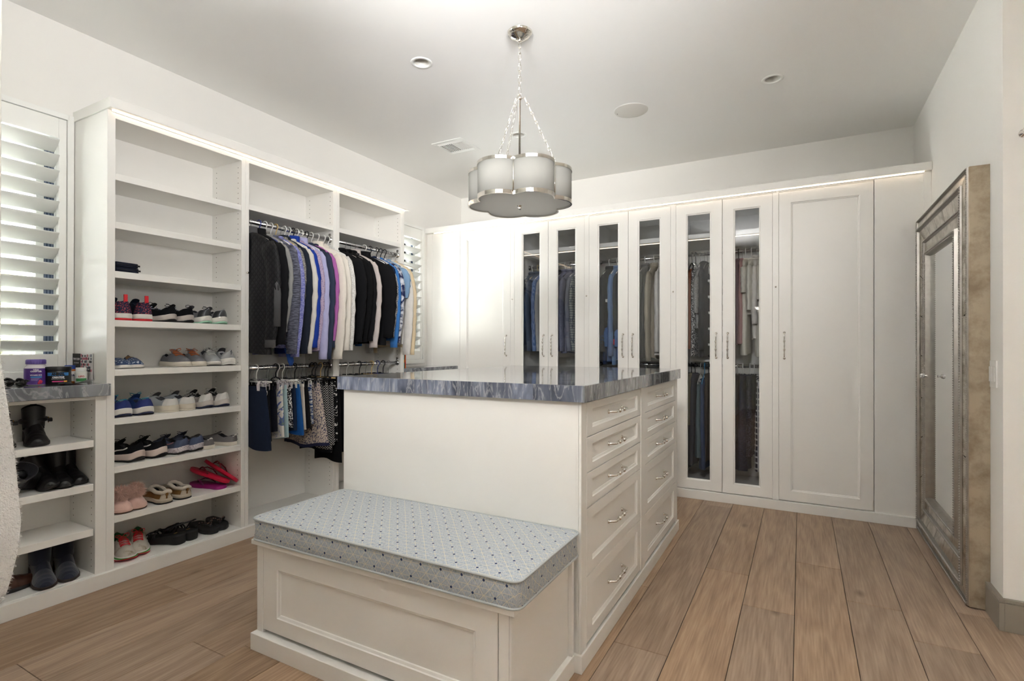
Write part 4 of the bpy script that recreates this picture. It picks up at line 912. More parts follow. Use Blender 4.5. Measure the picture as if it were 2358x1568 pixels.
# ---------------------------------------------------------------- shoes
HWT = [(0, 0), (.012, .42), (.03, .60), (.07, .76), (.15, .86), (.30, .80), (.45, .83), (.62, .99), (.72, 1.0), (.82, .92), (.90, .76), (.95, .58), (.98, .40), (1, 0)]
SST = [0, .006, .02, .045, .08, .13, .19, .26, .33, .39, .43, .46, .50, .56, .63, .70, .77, .83, .885, .93, .962, .985, 1]
class Shoe:
    def __init__(s, L=.27, W=.098, sole=((0, .030), (.5, .022), (1, .016)), H=((0, .050), (.12, .056), (.27, .040), (.44, .066), (.55, .060), (.70, .044), (.85, .034), (.95, .024), (1, .008)), op=(.05, .43), side=1, spring=.012, heel=0.0, arch=None, co=.66, point=0):
        s.L, s.W, s.sole, s.H, s.op, s.side, s.spring, s.heel, s.arch, s.co, s.point = L, W, sole, H, op, side, spring, heel, arch, co, point
    def hw(s, t): return interp(HWT, t)*s.W/2
    def cy(s, t): return s.side*.010*math.sin(max(0, t-.25)*2.6)
    def zb(s, t):
        z = s.spring*max(0, (t-.72)/.28)**2+s.heel*max(0, (.12-t)/.12)**2
        if s.arch: z += interp(s.arch, t)
        return z
    def zs(s, t): return interp(s.sole, t)+s.zb(t)*(0 if s.arch else .9)
    def dd(s, t):
        if not s.op: return 0
        a, b = s.op; return max(0, min(1, (t-a*.35)/(a*.65)))*max(0, min(1, (b+.045-t)/.06))
    def S(s, t, a, off=0.0, sink=True):
        w_ = s.hw(t); c = math.cos(a); h = s.zs(t); H = interp(s.H, t); k = max(0, 1-abs(c)**2.6)**.5; z = h+H*k
        y = w_*c*(1-.22*k)
        if sink:
            d = s.dd(t)
            if d > 0 and abs(c) < s.co:
                q = min(1, (s.co-abs(c))/.14); z = lerp(z, h+.006, d*q*q*(3-2*q))
        r = 1+off/max(.02, w_)
        return ((t-.5)*s.L+(off*(1 if t > .9 else -1 if t < .05 else 0)), s.cy(t)+y*r, z+(off if abs(c) < .8 else off*.4))
    def upper(s, t0=0.0, t1=1.0, n=26):
        up, li = MB(), MB(); ts = [t for t in SST if t0 <= t <= t1]; up_rows = [[s.S(t, math.pi*j/n) for j in range(n+1)] for t in ts]
        for i in range(len(ts)-1):
            tm = (ts[i]+ts[i+1])/2
            for j in range(n):
                q = [up_rows[i][j], up_rows[i][j+1], up_rows[i+1][j+1], up_rows[i+1][j]]
                cm = abs(math.cos(math.pi*(j+.5)/n)); (li if (s.dd(tm) > .35 and cm < s.co-.03) else up).add(q, [(0, 1, 2, 3)])
        return up, li
    def outline(s, t0=0.0, ex=0.0):
        ts = [t for t in SST if t >= t0]; a = []
        for t in ts: a.append((t, -1))
        for t in reversed(ts[1:-1]): a.append((t, 1))
        return a
    def layer(s, z0, z1, ex=.003, flare=0.0):
        """solid layer following the outline; z0/z1 are fractions of the sole height at each station"""
        o = s.outline(); rows = []
        for zf, e in ((z0, ex-.004+flare), (lerp(z0, z1, .2), ex+flare), (lerp(z0, z1, .8), ex+flare*.3), (z1, ex-.001)):
            r = []
            for t, sd in o:
                zt_ = lerp(s.zb(t), s.zs(t)+.003, zf); w_ = s.hw(t)+e*(1 if .0 < t < 1 else 0); x = (t-.5)*s.L+(e if t == 1 else -e if t == 0 else 0); r.append((x, s.cy(t)+sd*w_, zt_))
            rows.append(r)
        mb = MB(); mb.grid(rows, cu=True, cap0=True, cap1=True); return mb
    def patch(s, t0, t1, a0, a1, off=.0012, nt=8, na=10):
        return MB().grid([[s.S(lerp(t0, t1, i/nt), math.radians(lerp(a0, a1, j/na)), off) for j in range(na+1)] for i in range(nt+1)])
    def path(s, pts, r, off=.0015, n=6): return MB().tube([s.S(t, math.radians(a), off, False) for t, a in pts], r, n)
    def laces(s, mb, rows=5, t0=.50, t1=.70, r=.0016):
        for i in range(rows):
            t = lerp(t0, t1, i/(rows-1)); u = t+.022
            mb.tube([s.S(lerp(t, u, k/8), math.radians(lerp(58, 122, k/8)), .0025+.002*math.sin(math.pi*k/8), False) for k in range(9)], r, 6)
            mb.tube([s.S(lerp(u, t, k/8), math.radians(lerp(58, 122, k/8)), .0032+.002*math.sin(math.pi*k/8), False) for k in range(9)], r, 6)
        return mb
    def bow(s, mb, r=.0016, size=.03, seed=0):
        rr = random.Random(seed); c = Vector(s.S(.485, P2, .006, False))
        for q in (-1, 1):
            a = Vector((rr.uniform(-.3, .3), q, rr.uniform(.1, .5))).normalized()*size; b = Vector((.012, q*.004, -.004))
            mb.tube([c, c+a*.5+b, c+a+b*.4, c+a*1.05-b*.6, c+a*.55-b, c], r, 6)
            e = Vector((rr.uniform(-.8, .6), q*.7, rr.uniform(-.2, .6))).normalized()*size*1.1; mb.tube([c, c+e*.5+Vector((0, 0, .006)), c+e], r, 6)
        return mb
    def tongue(s, up=.020):
        rows = []
        for i in range(7):
            t = .56-.024*i; w_ = s.W*.24; zt_ = s.S(.50, P2, .0, False)[2]
            z = s.S(t, P2, .0015, False)[2] if i < 3 else zt_+up*((i-2)/4)
            rows.append([((t-.5)*s.L, s.cy(t)+w_*(j/4-.5)*2*(1-.25*(i/6)**2), z-abs(j/4-.5)**2*.02) for j in range(5)])
        mb = MB(); mb.grid(rows); mb.grid([[(x, y, z-.004) for x, y, z in r] for r in rows]); return mb
def lab_pair(desc, i): return desc.replace('#', ('left', 'right')[i])
def put(name, label, x, y, z, deg, group, cat='shoe', rx=0, ry=0):
    T = thing(name, label, cat, (x, y, z), group, world=False); T.rotation_euler = (math.radians(rx), math.radians(ry), math.radians(deg)); return T
SG = 'shoes on the left shelving unit'
def sneaker(T, sh, up, sole, out, lining, lace, heel=None, toe=None, tongue=None, logo=None, bow=True, seed=0, midsplit=.22, tab=None, stripes=(), rows=5, mud=None):
    u, li = sh.upper(); u.build('upper', up, T, True, weld=True); li.build('lining', lining, T, True, weld=True)
    S1 = sh.layer(midsplit, 1.0, .0035, .002).build('midsole', sole, T, True); sh.layer(0, midsplit+.02, .003, .002).build('outsole', out, T, True)
    sh.tongue().build('tongue', tongue or up, T, True)
    if lace:
        mb = sh.laces(MB(), rows); 
        if bow: sh.bow(mb, seed=seed)
        mb.build('laces', lace, T, True)
    if heel: sh.patch(.0, .16, 3, 50).build('heel_counter', heel, T, True); sh.patch(.0, .16, 130, 177).build('heel_counter', heel, T, True)
    if toe: sh.patch(.84, .995, 4, 176, .001, 8, 18).build('toe_cap', toe, T, True)
    for pth, m, r in stripes:
        for sd in (0, 1): sh.path([(t, a if sd else 180-a) for t, a in pth], r).build('side_stripe', m, T, True)
    if tab: MB().box(-sh.L/2-.004, -sh.L/2+.004, -.009, .009, sh.zs(0)+interp(sh.H, .03)*.8, sh.zs(0)+interp(sh.H, .03)+.022).build('pull_tab', tab, T, bevel=.002)
RUN = dict(L=.268, W=.100, sole=((0, .036), (.45, .027), (.8, .020), (1, .014)), heel=.010, spring=.014)
LOW = dict(L=.270, W=.100, sole=((0, .027), (.5, .025), (1, .024)), H=((0, .046), (.12, .050), (.27, .036), (.44, .060), (.55, .054), (.70, .040), (.85, .032), (.95, .026), (1, .012)), spring=.004)
def pair(fn, name, desc, spots, z, kw, **opt):
    for i, (x, y, d) in enumerate(spots):
        T = put(name, lab_pair(desc, i), x, y, z, d, SG); fn(T, Shoe(side=(1, -1)[i], **kw), seed=i*7+len(desc), **opt)
m_ = pm
# top shoe row
m1 = two('confetti_knit', C(36, 44, 70), C(190, 70, 70), 'noise', 140, .8, .52, .62, c2=C(120, 170, 190)); red = pm('bright_red', C(214, 32, 44), .5); wht = pm('rubber_white', C(228, 225, 218), .5, var=.05); navy = fab('navy_knit', 24, 32, 48); 
pair(sneaker, 'high_sneaker', 'navy and red sneaker with striped sole and red pull tab, # one of the pair', [(-3.195, 1.433, 180), (-3.19, 1.528, 181)], SH[3], dict(L=.262, W=.096, sole=((0, .034), (.5, .027), (1, .02)), H=((0, .078), (.12, .082), (.27, .070), (.44, .088), (.55, .070), (.70, .048), (.85, .036), (.95, .026), (1, .01))), up=navy, sole=wht, out=red, lining=fab('grey_lining', 70, 72, 78), lace=wht, heel=m1, tab=red, midsplit=.3, bow=False)
pair(sneaker, 'running_shoe', 'black running shoe with silver cross stripes, # one of the pair', [(-3.190, 1.622, 203), (-3.190, 1.716, 205)], SH[3], RUN, up=fab('black_mesh', 20, 20, 24), sole=pm('foam_offwhite', C(200, 192, 186), .6), out=M_BLACK, lining=M_BLACK, lace=M_BLACK, tongue=M_BLACK, stripes=[([(.42, 60), (.52, 36), (.60, 14)], pm('reflect_silver', C(168, 172, 190), .3), .0022), ([(.36, 50), (.50, 44), (.66, 18)], pm('reflect_silver', C(168, 172, 190), .3), .0022)])
pair(sneaker, 'running_shoe', 'silver grey running shoe with mint sole edge, # one of the pair', [(-3.20, 1.836, 198), (-3.20, 1.940, 192)], SH[3], RUN, up=pm('silver_synthetic', C(134, 134, 138), .35, .3, var=.15, scale=25), sole=wht, out=pm('mint_rubber', C(160, 206, 180), .6), lining=fab('charcoal_lining', 44, 44, 46), lace=M_BLACK, heel=pm('dark_chrome_panel', C(74, 76, 80), .3, .5), tongue=fab('grey_tongue', 96, 96, 98), stripes=[([(.30, 30), (.48, 40), (.66, 24)], pm('reflect_silver', C(168, 172, 190), .3), .003)])
# second row
flo = two('denim_floral_print', C(66, 84, 118), C(206, 212, 222), 'noise', 95, .85, .56, .62, dist=1.0); den = fab('denim_blue', 66, 84, 116)
def flat_shoe(T, sh, up, toe, sole, lining, seed=0):
    u, li = sh.upper(); u.build('upper', up, T, True, weld=True); li.build('lining', lining, T, True, weld=True); sh.layer(0, 1, .002).build('sole', sole, T, True)
    sh.patch(.60, .995, 4, 176, .001, 10, 18).build('printed_toe', toe, T, True)
pair(flat_shoe, 'canvas_flat', 'denim flat with a floral printed toe, # one of the pair', [(-3.195, 1.444, -8), (-3.195, 1.534, -14)], SH[4], dict(L=.255, W=.088, sole=((0, .016), (1, .014)), H=((0, .052), (.12, .050), (.27, .036), (.44, .040), (.55, .042), (.70, .036), (.85, .030), (.95, .022), (1, .01)), op=(.05, .50), spring=.005), up=den, toe=flo, sole=wht, lining=fab('tan_lining', 150, 120, 92))
grey = fab('mid_grey_wool', 122, 122, 128, .14)
pair(sneaker, 'wool_sneaker', 'grey wool sneaker with orange laces and cream sole, # one of the pair', [(-3.20, 1.752, -10), (-3.20, 1.858, -8)], SH[4], LOW, up=grey, sole=pm('cream_rubber', C(222, 214, 200), .6, var=.06), out=pm('cream_rubber', C(222, 214, 200), .6), lining=fab('dark_lining', 40, 40, 44), lace=pm('rust_lace', C(170, 92, 50), .8), tongue=grey)
lg = fab('pale_grey_knit', 176, 178, 180)
for i, (x, y, d) in enumerate(((-3.20, 1.952, -20), (-3.205, 2.030, 172))):
    T = put('light_sneaker', ('pale grey knit sneaker with its toe to the front', 'pale grey knit sneaker turned heel-out with a back pull loop')[i], x, y, SH[4], d, SG); sneaker(T, Shoe(side=1-2*i, **RUN), lg, wht, wht, fab('grey_lining', 70, 72, 78), pm('pale_lace', C(206, 206, 202), .8), tongue=fab('grey_tongue', 96, 96, 98), seed=i)
    MB().tube([(-.134, 0, .082), (-.146, 0, .094), (-.150, 0, .085), (-.142, 0, .068)], .002, 6).build('pull_loop', pm('cord_grey', C(100, 102, 106), .8), T, True)
# third row
bl = fab('royal_blue_mesh', 46, 74, 130); teal = pm('teal_trim', C(56, 150, 172), .5)
pair(sneaker, 'running_shoe', 'royal blue running shoe with teal trim, # one of the pair', [(-3.20, 1.434, 181), (-3.195, 1.535, 182)], SH[5], RUN, up=bl, sole=wht, out=pm('navy_rubber', C(30, 40, 72), .6), lining=fab('navy_lining', 30, 40, 60), lace=teal, heel=fab('blue_heel', 54, 66, 124), stripes=[([(.0, 60), (.08, 62), (.2, 58)], teal, .0028)], tongue=bl)
sv = pm('silver_canvas', C(168, 174, 180), .55, var=.1, scale=40, bump=.15)
pair(sneaker, 'leather_sneaker', 'silver canvas sneaker with thick cream sole, # one of the pair', [(-3.20, 1.650, 195), (-3.21, 1.750, 194)], SH[5], dict(LOW, W=.104, sole=((0, .036), (.5, .033), (1, .030))), up=sv, sole=pm('ivory_rubber', C(214, 205, 188), .6, var=.1), out=pm('ivory_rubber', C(214, 205, 188), .6), lining=fab('grey_lining', 70, 72, 78), lace=pm('pale_lace', C(206, 206, 202), .8), heel=pm('white_leather', C(214, 212, 208), .5), tongue=fab('grey_tongue', 96, 96, 98))
kn = two('black_white_knit', C(206, 200, 196), C(28, 28, 30), 'hstripe', 160, .85, .45, .6, dist=0)
pair(sneaker, 'knit_shoe', 'black and white knit running shoe, # one of the pair', [(-3.215, 1.866, 191), (-3.21, 1.968, 188)], SH[5], RUN, up=kn, sole=pm('foam_offwhite', C(200, 192, 186), .6), out=pm('navy_rubber', C(30, 40, 72), .6), lining=M_BLACK, lace=pm('pale_lace', C(206, 206, 202), .8), heel=pm('white_leather', C(214, 212, 208), .5), tongue=M_BLACK, stripes=[([(.30, 60), (.45, 40), (.60, 14)], M_BLACK, .0024), ([(.40, 60), (.46, 34), (.50, 10)], M_BLACK, .0024)])
# fourth row
bk = fab('black_mesh', 20, 20, 24); blush = pm('blush_foam', C(214, 196, 186), .6, var=.05)
sw = [([(.62, 18), (.52, 14), (.42, 20), (.30, 34), (.22, 42)], None, .0035)]
pair(sneaker, 'running_shoe', 'black running shoe with thick blush sole, # one of the pair', [(-3.21, 1.478, 197), (-3.21, 1.586, 202)], SH[6], dict(RUN, sole=((0, .044), (.45, .034), (.8, .024), (1, .014)), heel=.016), up=bk, sole=blush, out=M_BLACK, lining=M_BLACK, lace=M_BLACK, tongue=bk, stripes=[(sw[0][0], wht, .0035)])
bg_ = fab('slate_blue_mesh', 74, 80, 98)
pair(sneaker, 'running_shoe', 'slate blue running shoe with marbled pale sole, # one of the pair', [(-3.205, 1.706, 200), (-3.215, 1.796, 201)], SH[6], RUN, up=bg_, sole=two('marbled_foam', C(206, 198, 202), C(150, 140, 150), 'noise', 60, .6, .5, .62, dist=2), out=M_BLACK, lining=M_BLACK, lace=bg_, heel=fab('slate_heel', 82, 92, 118), tongue=fab('slate_dark', 52, 56, 70), stripes=[(sw[0][0], pm('mauve_print', C(150, 110, 122), .5), .0038)])
slg = fab('heather_grey_wool', 118, 114, 114, .2)
def slipon(T, sh, up, sole, lining, tabm, seed=0):
    u, li = sh.upper(); u.build('upper', up, T, True, weld=True); li.build('lining', lining, T, True, weld=True); sh.layer(0, 1, .003).build('sole', sole, T, True)
    sh.patch(.0, .05, 50, 82, .002, 6, 6).build('heel_tab', tabm, T, True); sh.patch(.0, .05, 98, 130, .002, 6, 6).build('heel_tab', tabm, T, True)
    sh.tongue(.012).build('tongue', up, T, True)
pair(slipon, 'slip_on_shoe', 'heather grey slip-on shoe with a white heel tab, # one of the pair', [(-3.215, 1.888, 186), (-3.20, 2.005, 203)], SH[6], dict(LOW, L=.258, W=.094, sole=((0, .020), (1, .020)), H=((0, .046), (.12, .046), (.27, .036), (.44, .058), (.55, .048), (.70, .038), (.85, .030), (.95, .022), (1, .01))), up=slg, sole=pm('cream_rubber', C(222, 214, 200), .6), lining=fab('charcoal_lining', 44, 44, 46), tabm=wht)
# fifth row: slippers and flip-flops
pk = pm('pink_suede', C(226, 188, 174), .85, var=.06, scale=60, bump=.2, sheen=.3); fur = pm('pink_fur', C(232, 196, 180), .9, var=.12, scale=20, spec=.1, sheen=.3)
for i, (x, y) in enumerate(((-3.175, 1.434), (-3.180, 1.534))):
    T = put('pompom_slipper', lab_pair('pink slipper topped with a fluffy pompom, # one of the pair', i), x, y, SH[7], -4-8*i, SG, 'slipper'); sh = Shoe(L=.245, W=.100, sole=((0, .020), (1, .020)), H=((0, .02), (.35, .03), (.5, .046), (.7, .042), (.85, .036), (.95, .028), (1, .012)), op=None, spring=.003, side=1-2*i)
    up, _ = sh.upper(.40, 1.0); up.build('toe_cover', pk, T, True, weld=True); sh.layer(.2, 1, .003).build('footbed', pk, T, True); sh.layer(0, .22, .002).build('outsole', pm('brown_rubber', C(92, 66, 44), .7), T, True)
    rr = random.Random(20+i); mb = MB(); c = Vector((.052, sh.cy(.7), .092)); mb.ball(c, .030, 14, 9)
    for _ in range(2600):
        d = Vector((rr.gauss(0, 1), rr.gauss(0, 1), rr.gauss(0, 1)));
        if d.length < .01: continue
        d.normalize(); e = d.orthogonal().normalized(); e = (e*math.cos(rr.uniform(0, 6))+d.cross(e)*math.sin(rr.uniform(0, 6))); b = c+d*.024; tip = c+d*rr.uniform(.042, .060)+e*rr.uniform(0, .012)+Vector((0, 0, -.004)); mb.add([b-e*.0011, b+e*.0011, tip], [(0, 1, 2)])
    o = mb.build('pompom', fur, T); o['kind'] = 'stuff'
tan = pm('tan_suede', C(196, 184, 164), .85, var=.08, scale=50, bump=.2); brn = pm('brown_trim_suede', C(128, 92, 46), .85, var=.1, scale=40); shr = pm('shearling_cream', C(216, 206, 190), .95, var=.08, scale=120, bump=.8, bscale=380)
for i, (x, y, d) in enumerate(((-3.175, 1.640, 176), (-3.175, 1.728, 186))):
    T = put('moccasin_slipper', lab_pair('tan moccasin slipper with a shearling collar, # one of the pair', i), x, y, SH[7], d, SG, 'slipper'); sh = Shoe(L=.25, W=.094, sole=((0, .022), (1, .018)), H=((0, .044), (.12, .046), (.27, .042), (.44, .058), (.55, .056), (.70, .046), (.85, .036), (.95, .026), (1, .01)), op=(.05, .52), side=1-2*i, spring=.006, co=.72)
    u, li = sh.upper(); u.build('upper', tan, T, True, weld=True); li.build('lining', fab('dark_lining', 40, 40, 44), T, True, weld=True); sh.layer(.28, 1, .003).build('midsole', tan, T, True); sh.layer(0, .3, .004).build('outsole', M_BLACK, T, True)
    rim = [sh.S(t, math.acos(sh.co-.02), .004, False) for t in (.04, .09, .15, .22, .30, .38, .45, .50)]+[sh.S(.535, math.radians(a), .004, False) for a in (65, 90, 115)]+[sh.S(t, math.pi-math.acos(sh.co-.02), .004, False) for t in (.50, .45, .38, .30, .22, .15, .09, .04)]+[sh.S(.015, P2, .003, False)]
    MB().tube(rim, .0105, 8, closed=True).build('shearling_collar', shr, T, True)
    for a0, a1 in ((8, 34), (146, 172)): sh.patch(.0, .62, a0, a1, .0015, 10, 5).build('suede_band', brn, T, True)
    MB().box(-sh.L/2-.006, -sh.L/2+.003, -.006, .006, .045, .068).build('heel_tab', brn, T, bevel=.0015)
def flipflop(T, col, strap, L=.262, W=.096, th=.016, rx=0, jewel=None):
    sh = Shoe(L=L, W=W, sole=((0, th), (1, th)), op=None, spring=.003); sh.layer(0, 1, .001).build('sole', col, T, True)
    top = th+.004; c = lambda t, y, z: ((t-.5)*L, sh.cy(t)+y, top+z)
    for sd in (-1, 1):
        MB().tube([c(.80, 0, 0), c(.77, sd*.004, .014), c(.68, sd*.022, .026), c(.56, sd*.036, .020), c(.44, sd*.041, .001)], [.003, .0045, .0065, .0065, .005], 8, flat=.5).build('strap', strap, T, True)
    if jewel:
        mb = MB()
        for t, y, z in ((.77, 0, .018), (.73, .010, .024), (.73, -.010, .024), (.68, .02, .031), (.68, -.02, .031), (.62, .028, .03), (.62, -.028, .03), (.55, .036, .024), (.55, -.036, .024), (.70, 0, .024)): mb.ball(c(t, y, z), .0042, 7, 5)
        mb.build('jewel_trim', jewel, T, True)
crim = pm('crimson_foam', C(206, 24, 62), .5, var=.04); mag = pm('magenta_foam', C(150, 24, 110), .5, var=.06)
T = put('flip_flop', 'magenta flip-flop lying under the red ones on the shelf', -3.20, 1.955, SH[7], 186, SG, 'flip-flop'); flipflop(T, mag, pm('dark_magenta_strap', C(110, 18, 84), .5))
T = put('flip_flop', 'red flip-flop resting tilted on the magenta one', -3.190, 1.955, SH[7]+.062, 196, SG, 'flip-flop', 14, -15); flipflop(T, crim, pm('dark_red_strap', C(130, 14, 36), .5))
T = put('flip_flop', 'red flip-flop leaning up against the right side panel', -3.185, 2.020, SH[7]+.075, 190, SG, 'flip-flop', 38, -21); flipflop(T, crim, pm('dark_red_strap', C(130, 14, 36), .5))
# bottom row
muddy = two('dusty_mesh', C(196, 190, 178), C(150, 136, 112), 'noise', 30, .85, .5, .75)
pair(sneaker, 'running_shoe', 'dusty running shoe with red laces and red sole, # one of the pair', [(-3.205, 1.482, -16), (-3.215, 1.576, -22)], .0775, RUN, up=muddy, sole=two('white_green_foam', C(214, 212, 206), C(70, 150, 60), 'hstripe', 28, .6, .75, .8), out=red, lining=fab('green_lining', 58, 110, 66), lace=red, tongue=fab('green_lining', 58, 110, 66), rows=6)
def wedge(T, i):
    sh = Shoe(L=.25, W=.092, sole=((0, .052), (.35, .044), (.6, .028), (1, .024)), op=None, side=1-2*i, spring=.006); sh.layer(0, 1, .002).build('wedge_sole', M_BLACK, T, True)
    st = pm('black_strap', C(16, 16, 18), .5)
    for t0, t1, h in ((.84, .76, .026), (.74, .64, .036), (.62, .52, .042), (.56, .66, .045)):
        p = []
        for k in range(11):
            a = math.pi*k/10; t = lerp(t0, t1, k/10); p.append(((t-.5)*sh.L, sh.cy(t)+sh.hw(t)*.98*math.cos(a), sh.zs(t)+h*math.sin(a)))
        MB().tube(p, .0042, 8, flat=.6).build('strap', st, T, True)
    p = [((t-.5)*sh.L, sh.cy(t)+y, sh.zs(t)+z) for t, y, z in ((.45, .035, .004), (.34, .042, .036), (.2, .040, .052), (.1, .028, .056), (.05, 0, .057), (.1, -.028, .056), (.2, -.040, .052), (.34, -.042, .036), (.45, -.035, .004))]
    MB().tube(p, .004, 8).build('heel_strap', st, T, True)
    text('gold_stamp', 'REEF', .012, pm('gold_print', C(196, 160, 84), .3, .6), T, (-.075, 0, .0555), (0, 0, -P2), bold=.0003)
for i, (x, y, d) in enumerate(((-3.205, 1.700, 200), (-3.215, 1.786, 190))): wedge(put('wedge_sandal', lab_pair('black strappy wedge sandal on the bottom deck, # one of the pair', i), x, y, .0775, d, SG, 'sandal'), i)
for i, (x, y, d) in enumerate(((-3.205, 1.926, -8), (-3.215, 2.012, -22))):
    T = put('jewelled_flip_flop', lab_pair('black flip-flop with a jewelled strap on the bottom deck, # one of the pair', i), x, y, .0775, d, SG, 'flip-flop'); flipflop(T, M_BLACK, pm('black_strap', C(16, 16, 18), .5), th=.024, jewel=pm('dull_crystal', C(170, 140, 130), .2, .6))
# flat dark cases on the third shelf
for k in range(2):
    T = put('dark_case', ('flat navy zip case, lower of the two on the shelf', 'flat navy zip case, upper of the two on the shelf')[k], -3.165, 1.436-.006*k, SH[2]+.0005+.026*k, 4+3*k, 'flat cases on the upper shelf', 'case')
    MB().box(-.11, .10, -.055, .055, 0, .0245).build('body', fab('navy_nylon', 28, 32, 46), T, bevel=.004); MB().tube([(.1005, -.05, .0125), (.1005, .05, .0125)], .0018, 6).build('zip', M_BLKPL, T, True); MB().box(.100, .103, .046, .062, .008, .017).build('zip_pull', M_BLKPL, T)

# boots in the low cabinet
BG = 'boots in the low cabinet'
def boot(T, up, shaft=.17, L=.255, W=.09, heel=.045, lining=None, buckle=False, sole=None, flare=0.0, tab=True, zipm=None):
    lining = lining or fab('dark_lining', 40, 40, 44); sole = sole or M_BLACK
    sh = Shoe(L=L, W=W, sole=((0, heel+.006), (.28, heel+.004), (.6, .014), (1, .012)), H=((0, .055), (.12, .062), (.30, .070), (.45, .066), (.58, .050), (.72, .042), (.86, .034), (.95, .024), (1, .010)), op=None, spring=.004, arch=((0, 0), (.27, 0), (.30, heel*.93), (.58, .001), (1, 0)))
    u, _ = sh.upper(); rows = []; cx = (.20-.5)*L; z0 = heel+.030
    for k in range(9):
        f = k/8; z = lerp(z0, shaft, f); rx_ = lerp(.062, .054, min(1, f*1.6))+flare*f; ry_ = lerp(.041, .045, f)+flare*f*.6
        rows.append([(cx+.012*(1-f)+rx_*math.cos(a*math.pi/12), ry_*math.sin(a*math.pi/12), z+.008*math.cos(a*math.pi/6)*f) for a in range(24)])
    u.grid(rows, cu=True); u.build('upper', up, T, True)
    inn_ = [[(cx+(x-cx)*.90, y*.90, z) for x, y, z in rows[-1]], [(cx+(x-cx)*.88, y*.88, z-.10) for x, y, z in rows[-1]]]
    MB().grid([rows[-1]]+inn_, cu=True, cap1=True).build('lining', lining, T, True)
    sh.layer(0, 1, .002).build('sole_and_heel', sole, T, True)
    if tab: MB().box(cx-.066-flare, cx-.052-flare, -.012, .012, shaft-.03, shaft+.016).build('pull_tab', up, T, bevel=.002)
    if buckle:
        MB().tube([(cx+.060*math.cos(a), .050*math.sin(a), shaft*.62+.004*math.sin(a)) for a in [k*math.pi/10 for k in range(20)]], .006, 8, closed=True, flat=1.6).build('strap', up, T, True)
        b = MB(); b.tube([(cx+.010, .053, shaft*.62-.012), (cx+.034, .053, shaft*.62-.012), (cx+.034, .053, shaft*.62+.012), (cx+.010, .053, shaft*.62+.012)], .002, 6, closed=True); b.build('gold_buckle', pm('brass', C(214, 168, 96), .25, .9), T, True)
        MB().box(cx+.0, cx+.05, .050, .068, shaft*.62-.008, shaft*.62+.008).build('strap_end', up, T, bevel=.003)
blk = pm('black_leather', C(16, 16, 19), .38, var=.2, scale=20, bump=.08, bscale=90); nvy = pm('navy_suede', C(20, 28, 48), .9, var=.25, scale=25, bump=.2, sheen=.4)
Z1, Z2, Z4 = .7385, .5235, .0775
boot(put('ankle_boot', 'black ankle boot with a brass buckle on the top boot shelf', -3.185, 1.105, Z1, -18, BG, 'boot'), blk, .168, buckle=True)
boot(put('ankle_boot', 'black ankle boot half hidden behind the robe on the top boot shelf', -3.205, .985, Z1, -14, BG, 'boot'), blk, .160, buckle=True)
boot(put('tipped_boot', 'black boot lying tipped over at the left of the middle boot shelf', -3.165, 1.030, Z2+.045, 110, BG, 'boot', 62, 10), blk, .15, tab=False)
boot(put('slouched_boot', 'black boot leaning left with its toe out on the middle boot shelf', -3.185, 1.150, Z2+.006, -14, BG, 'boot', 18, 0), blk, .150, tab=False)
boot(put('tall_boot', 'tall black boot in the front right of the middle boot shelf', -3.185, 1.196, Z2, -12, BG, 'boot'), blk, .175, flare=.004, tab=False)
boot(put('tall_boot', 'tall black boot against the side panel of the middle boot shelf', -3.205, 1.252, Z2, -6, BG, 'boot'), blk, .178, tab=False)
boot(put('suede_bootie', 'navy suede bootie on the bottom deck, left one of the pair', -3.170, 1.128, Z4, -16, BG, 'boot'), nvy, .178, heel=.05, sole=pm('dark_brown_rubber', C(48, 36, 30), .6), tab=True)
boot(put('suede_bootie', 'navy suede bootie on the bottom deck, right one of the pair', -3.178, 1.222, Z4, -18, BG, 'boot'), nvy, .178, heel=.05, sole=pm('dark_brown_rubber', C(48, 36, 30), .6), tab=True)
T = put('leather_loafer', 'dark brown leather shoe lying behind the robe on the bottom deck', -3.175, 1.005, Z4, 100, BG, 'shoe'); flat_shoe(T, Shoe(L=.25, W=.088, sole=((0, .022), (1, .012)), op=(.05, .48), spring=.01), pm('brown_leather', C(64, 38, 26), .3, var=.2, bump=.05), pm('brown_leather', C(64, 38, 26), .3), M_BLACK, M_BLACK)
# ---------------------------------------------------------------- hangers and clothes
# local frame: x points out into the room, y runs along the rod, z = 0 at the rod centre
HM = dict(white=pm('hanger_white', C(232, 230, 226), .4), black=pm('hanger_black', C(22, 22, 26), .7), wire=pm('hanger_wire', (.62, .62, .64, 1), .25, .9), tan=pm('hanger_tan', C(206, 178, 120), .5), blue=pm('hanger_blue', C(60, 70, 130), .6), sky=pm('hanger_sky', C(70, 150, 200), .5), grey=pm('hanger_grey', C(190, 186, 180), .5))
HMESH = {}
def hanger_mesh(kind, hw, bar):
    key = (kind, round(hw, 3), bar)
    if key in HMESH: return HMESH[key]
    r = .0018 if kind == 'wire' else .0042; mb = MB(); rr_ = .0175+r
    hook = [(rr_*math.cos(a), 0, rr_*math.sin(a)) for a in [math.radians(q) for q in range(200, -61, -20)]]
    hook += [(.006, 0, -.028), (0, 0, -.040), (0, 0, -.070)]
    mb.tube(hook, r*.85, 7)
    for s in (-1, 1):
        mb.tube([(0, 0, -.066), (s*.03, 0, -.074), (s*hw*.55, 0, -.098), (s*hw*.95, 0, -.130), (s*hw, 0, -.142), (s*hw*.97, 0, -.150)] if not bar else [(0, 0, -.066), (s*.03, 0, -.074), (s*hw*.55, 0, -.098), (s*hw*.95, 0, -.130), (s*hw, 0, -.142), (s*hw*.9, 0, -.160), (0, 0, -.164)], r, 7)
    HMESH[key] = mb.mesh('hanger', HM[kind], True); return HMESH[key]
ROT = dict(L=0.0, B=-P2)
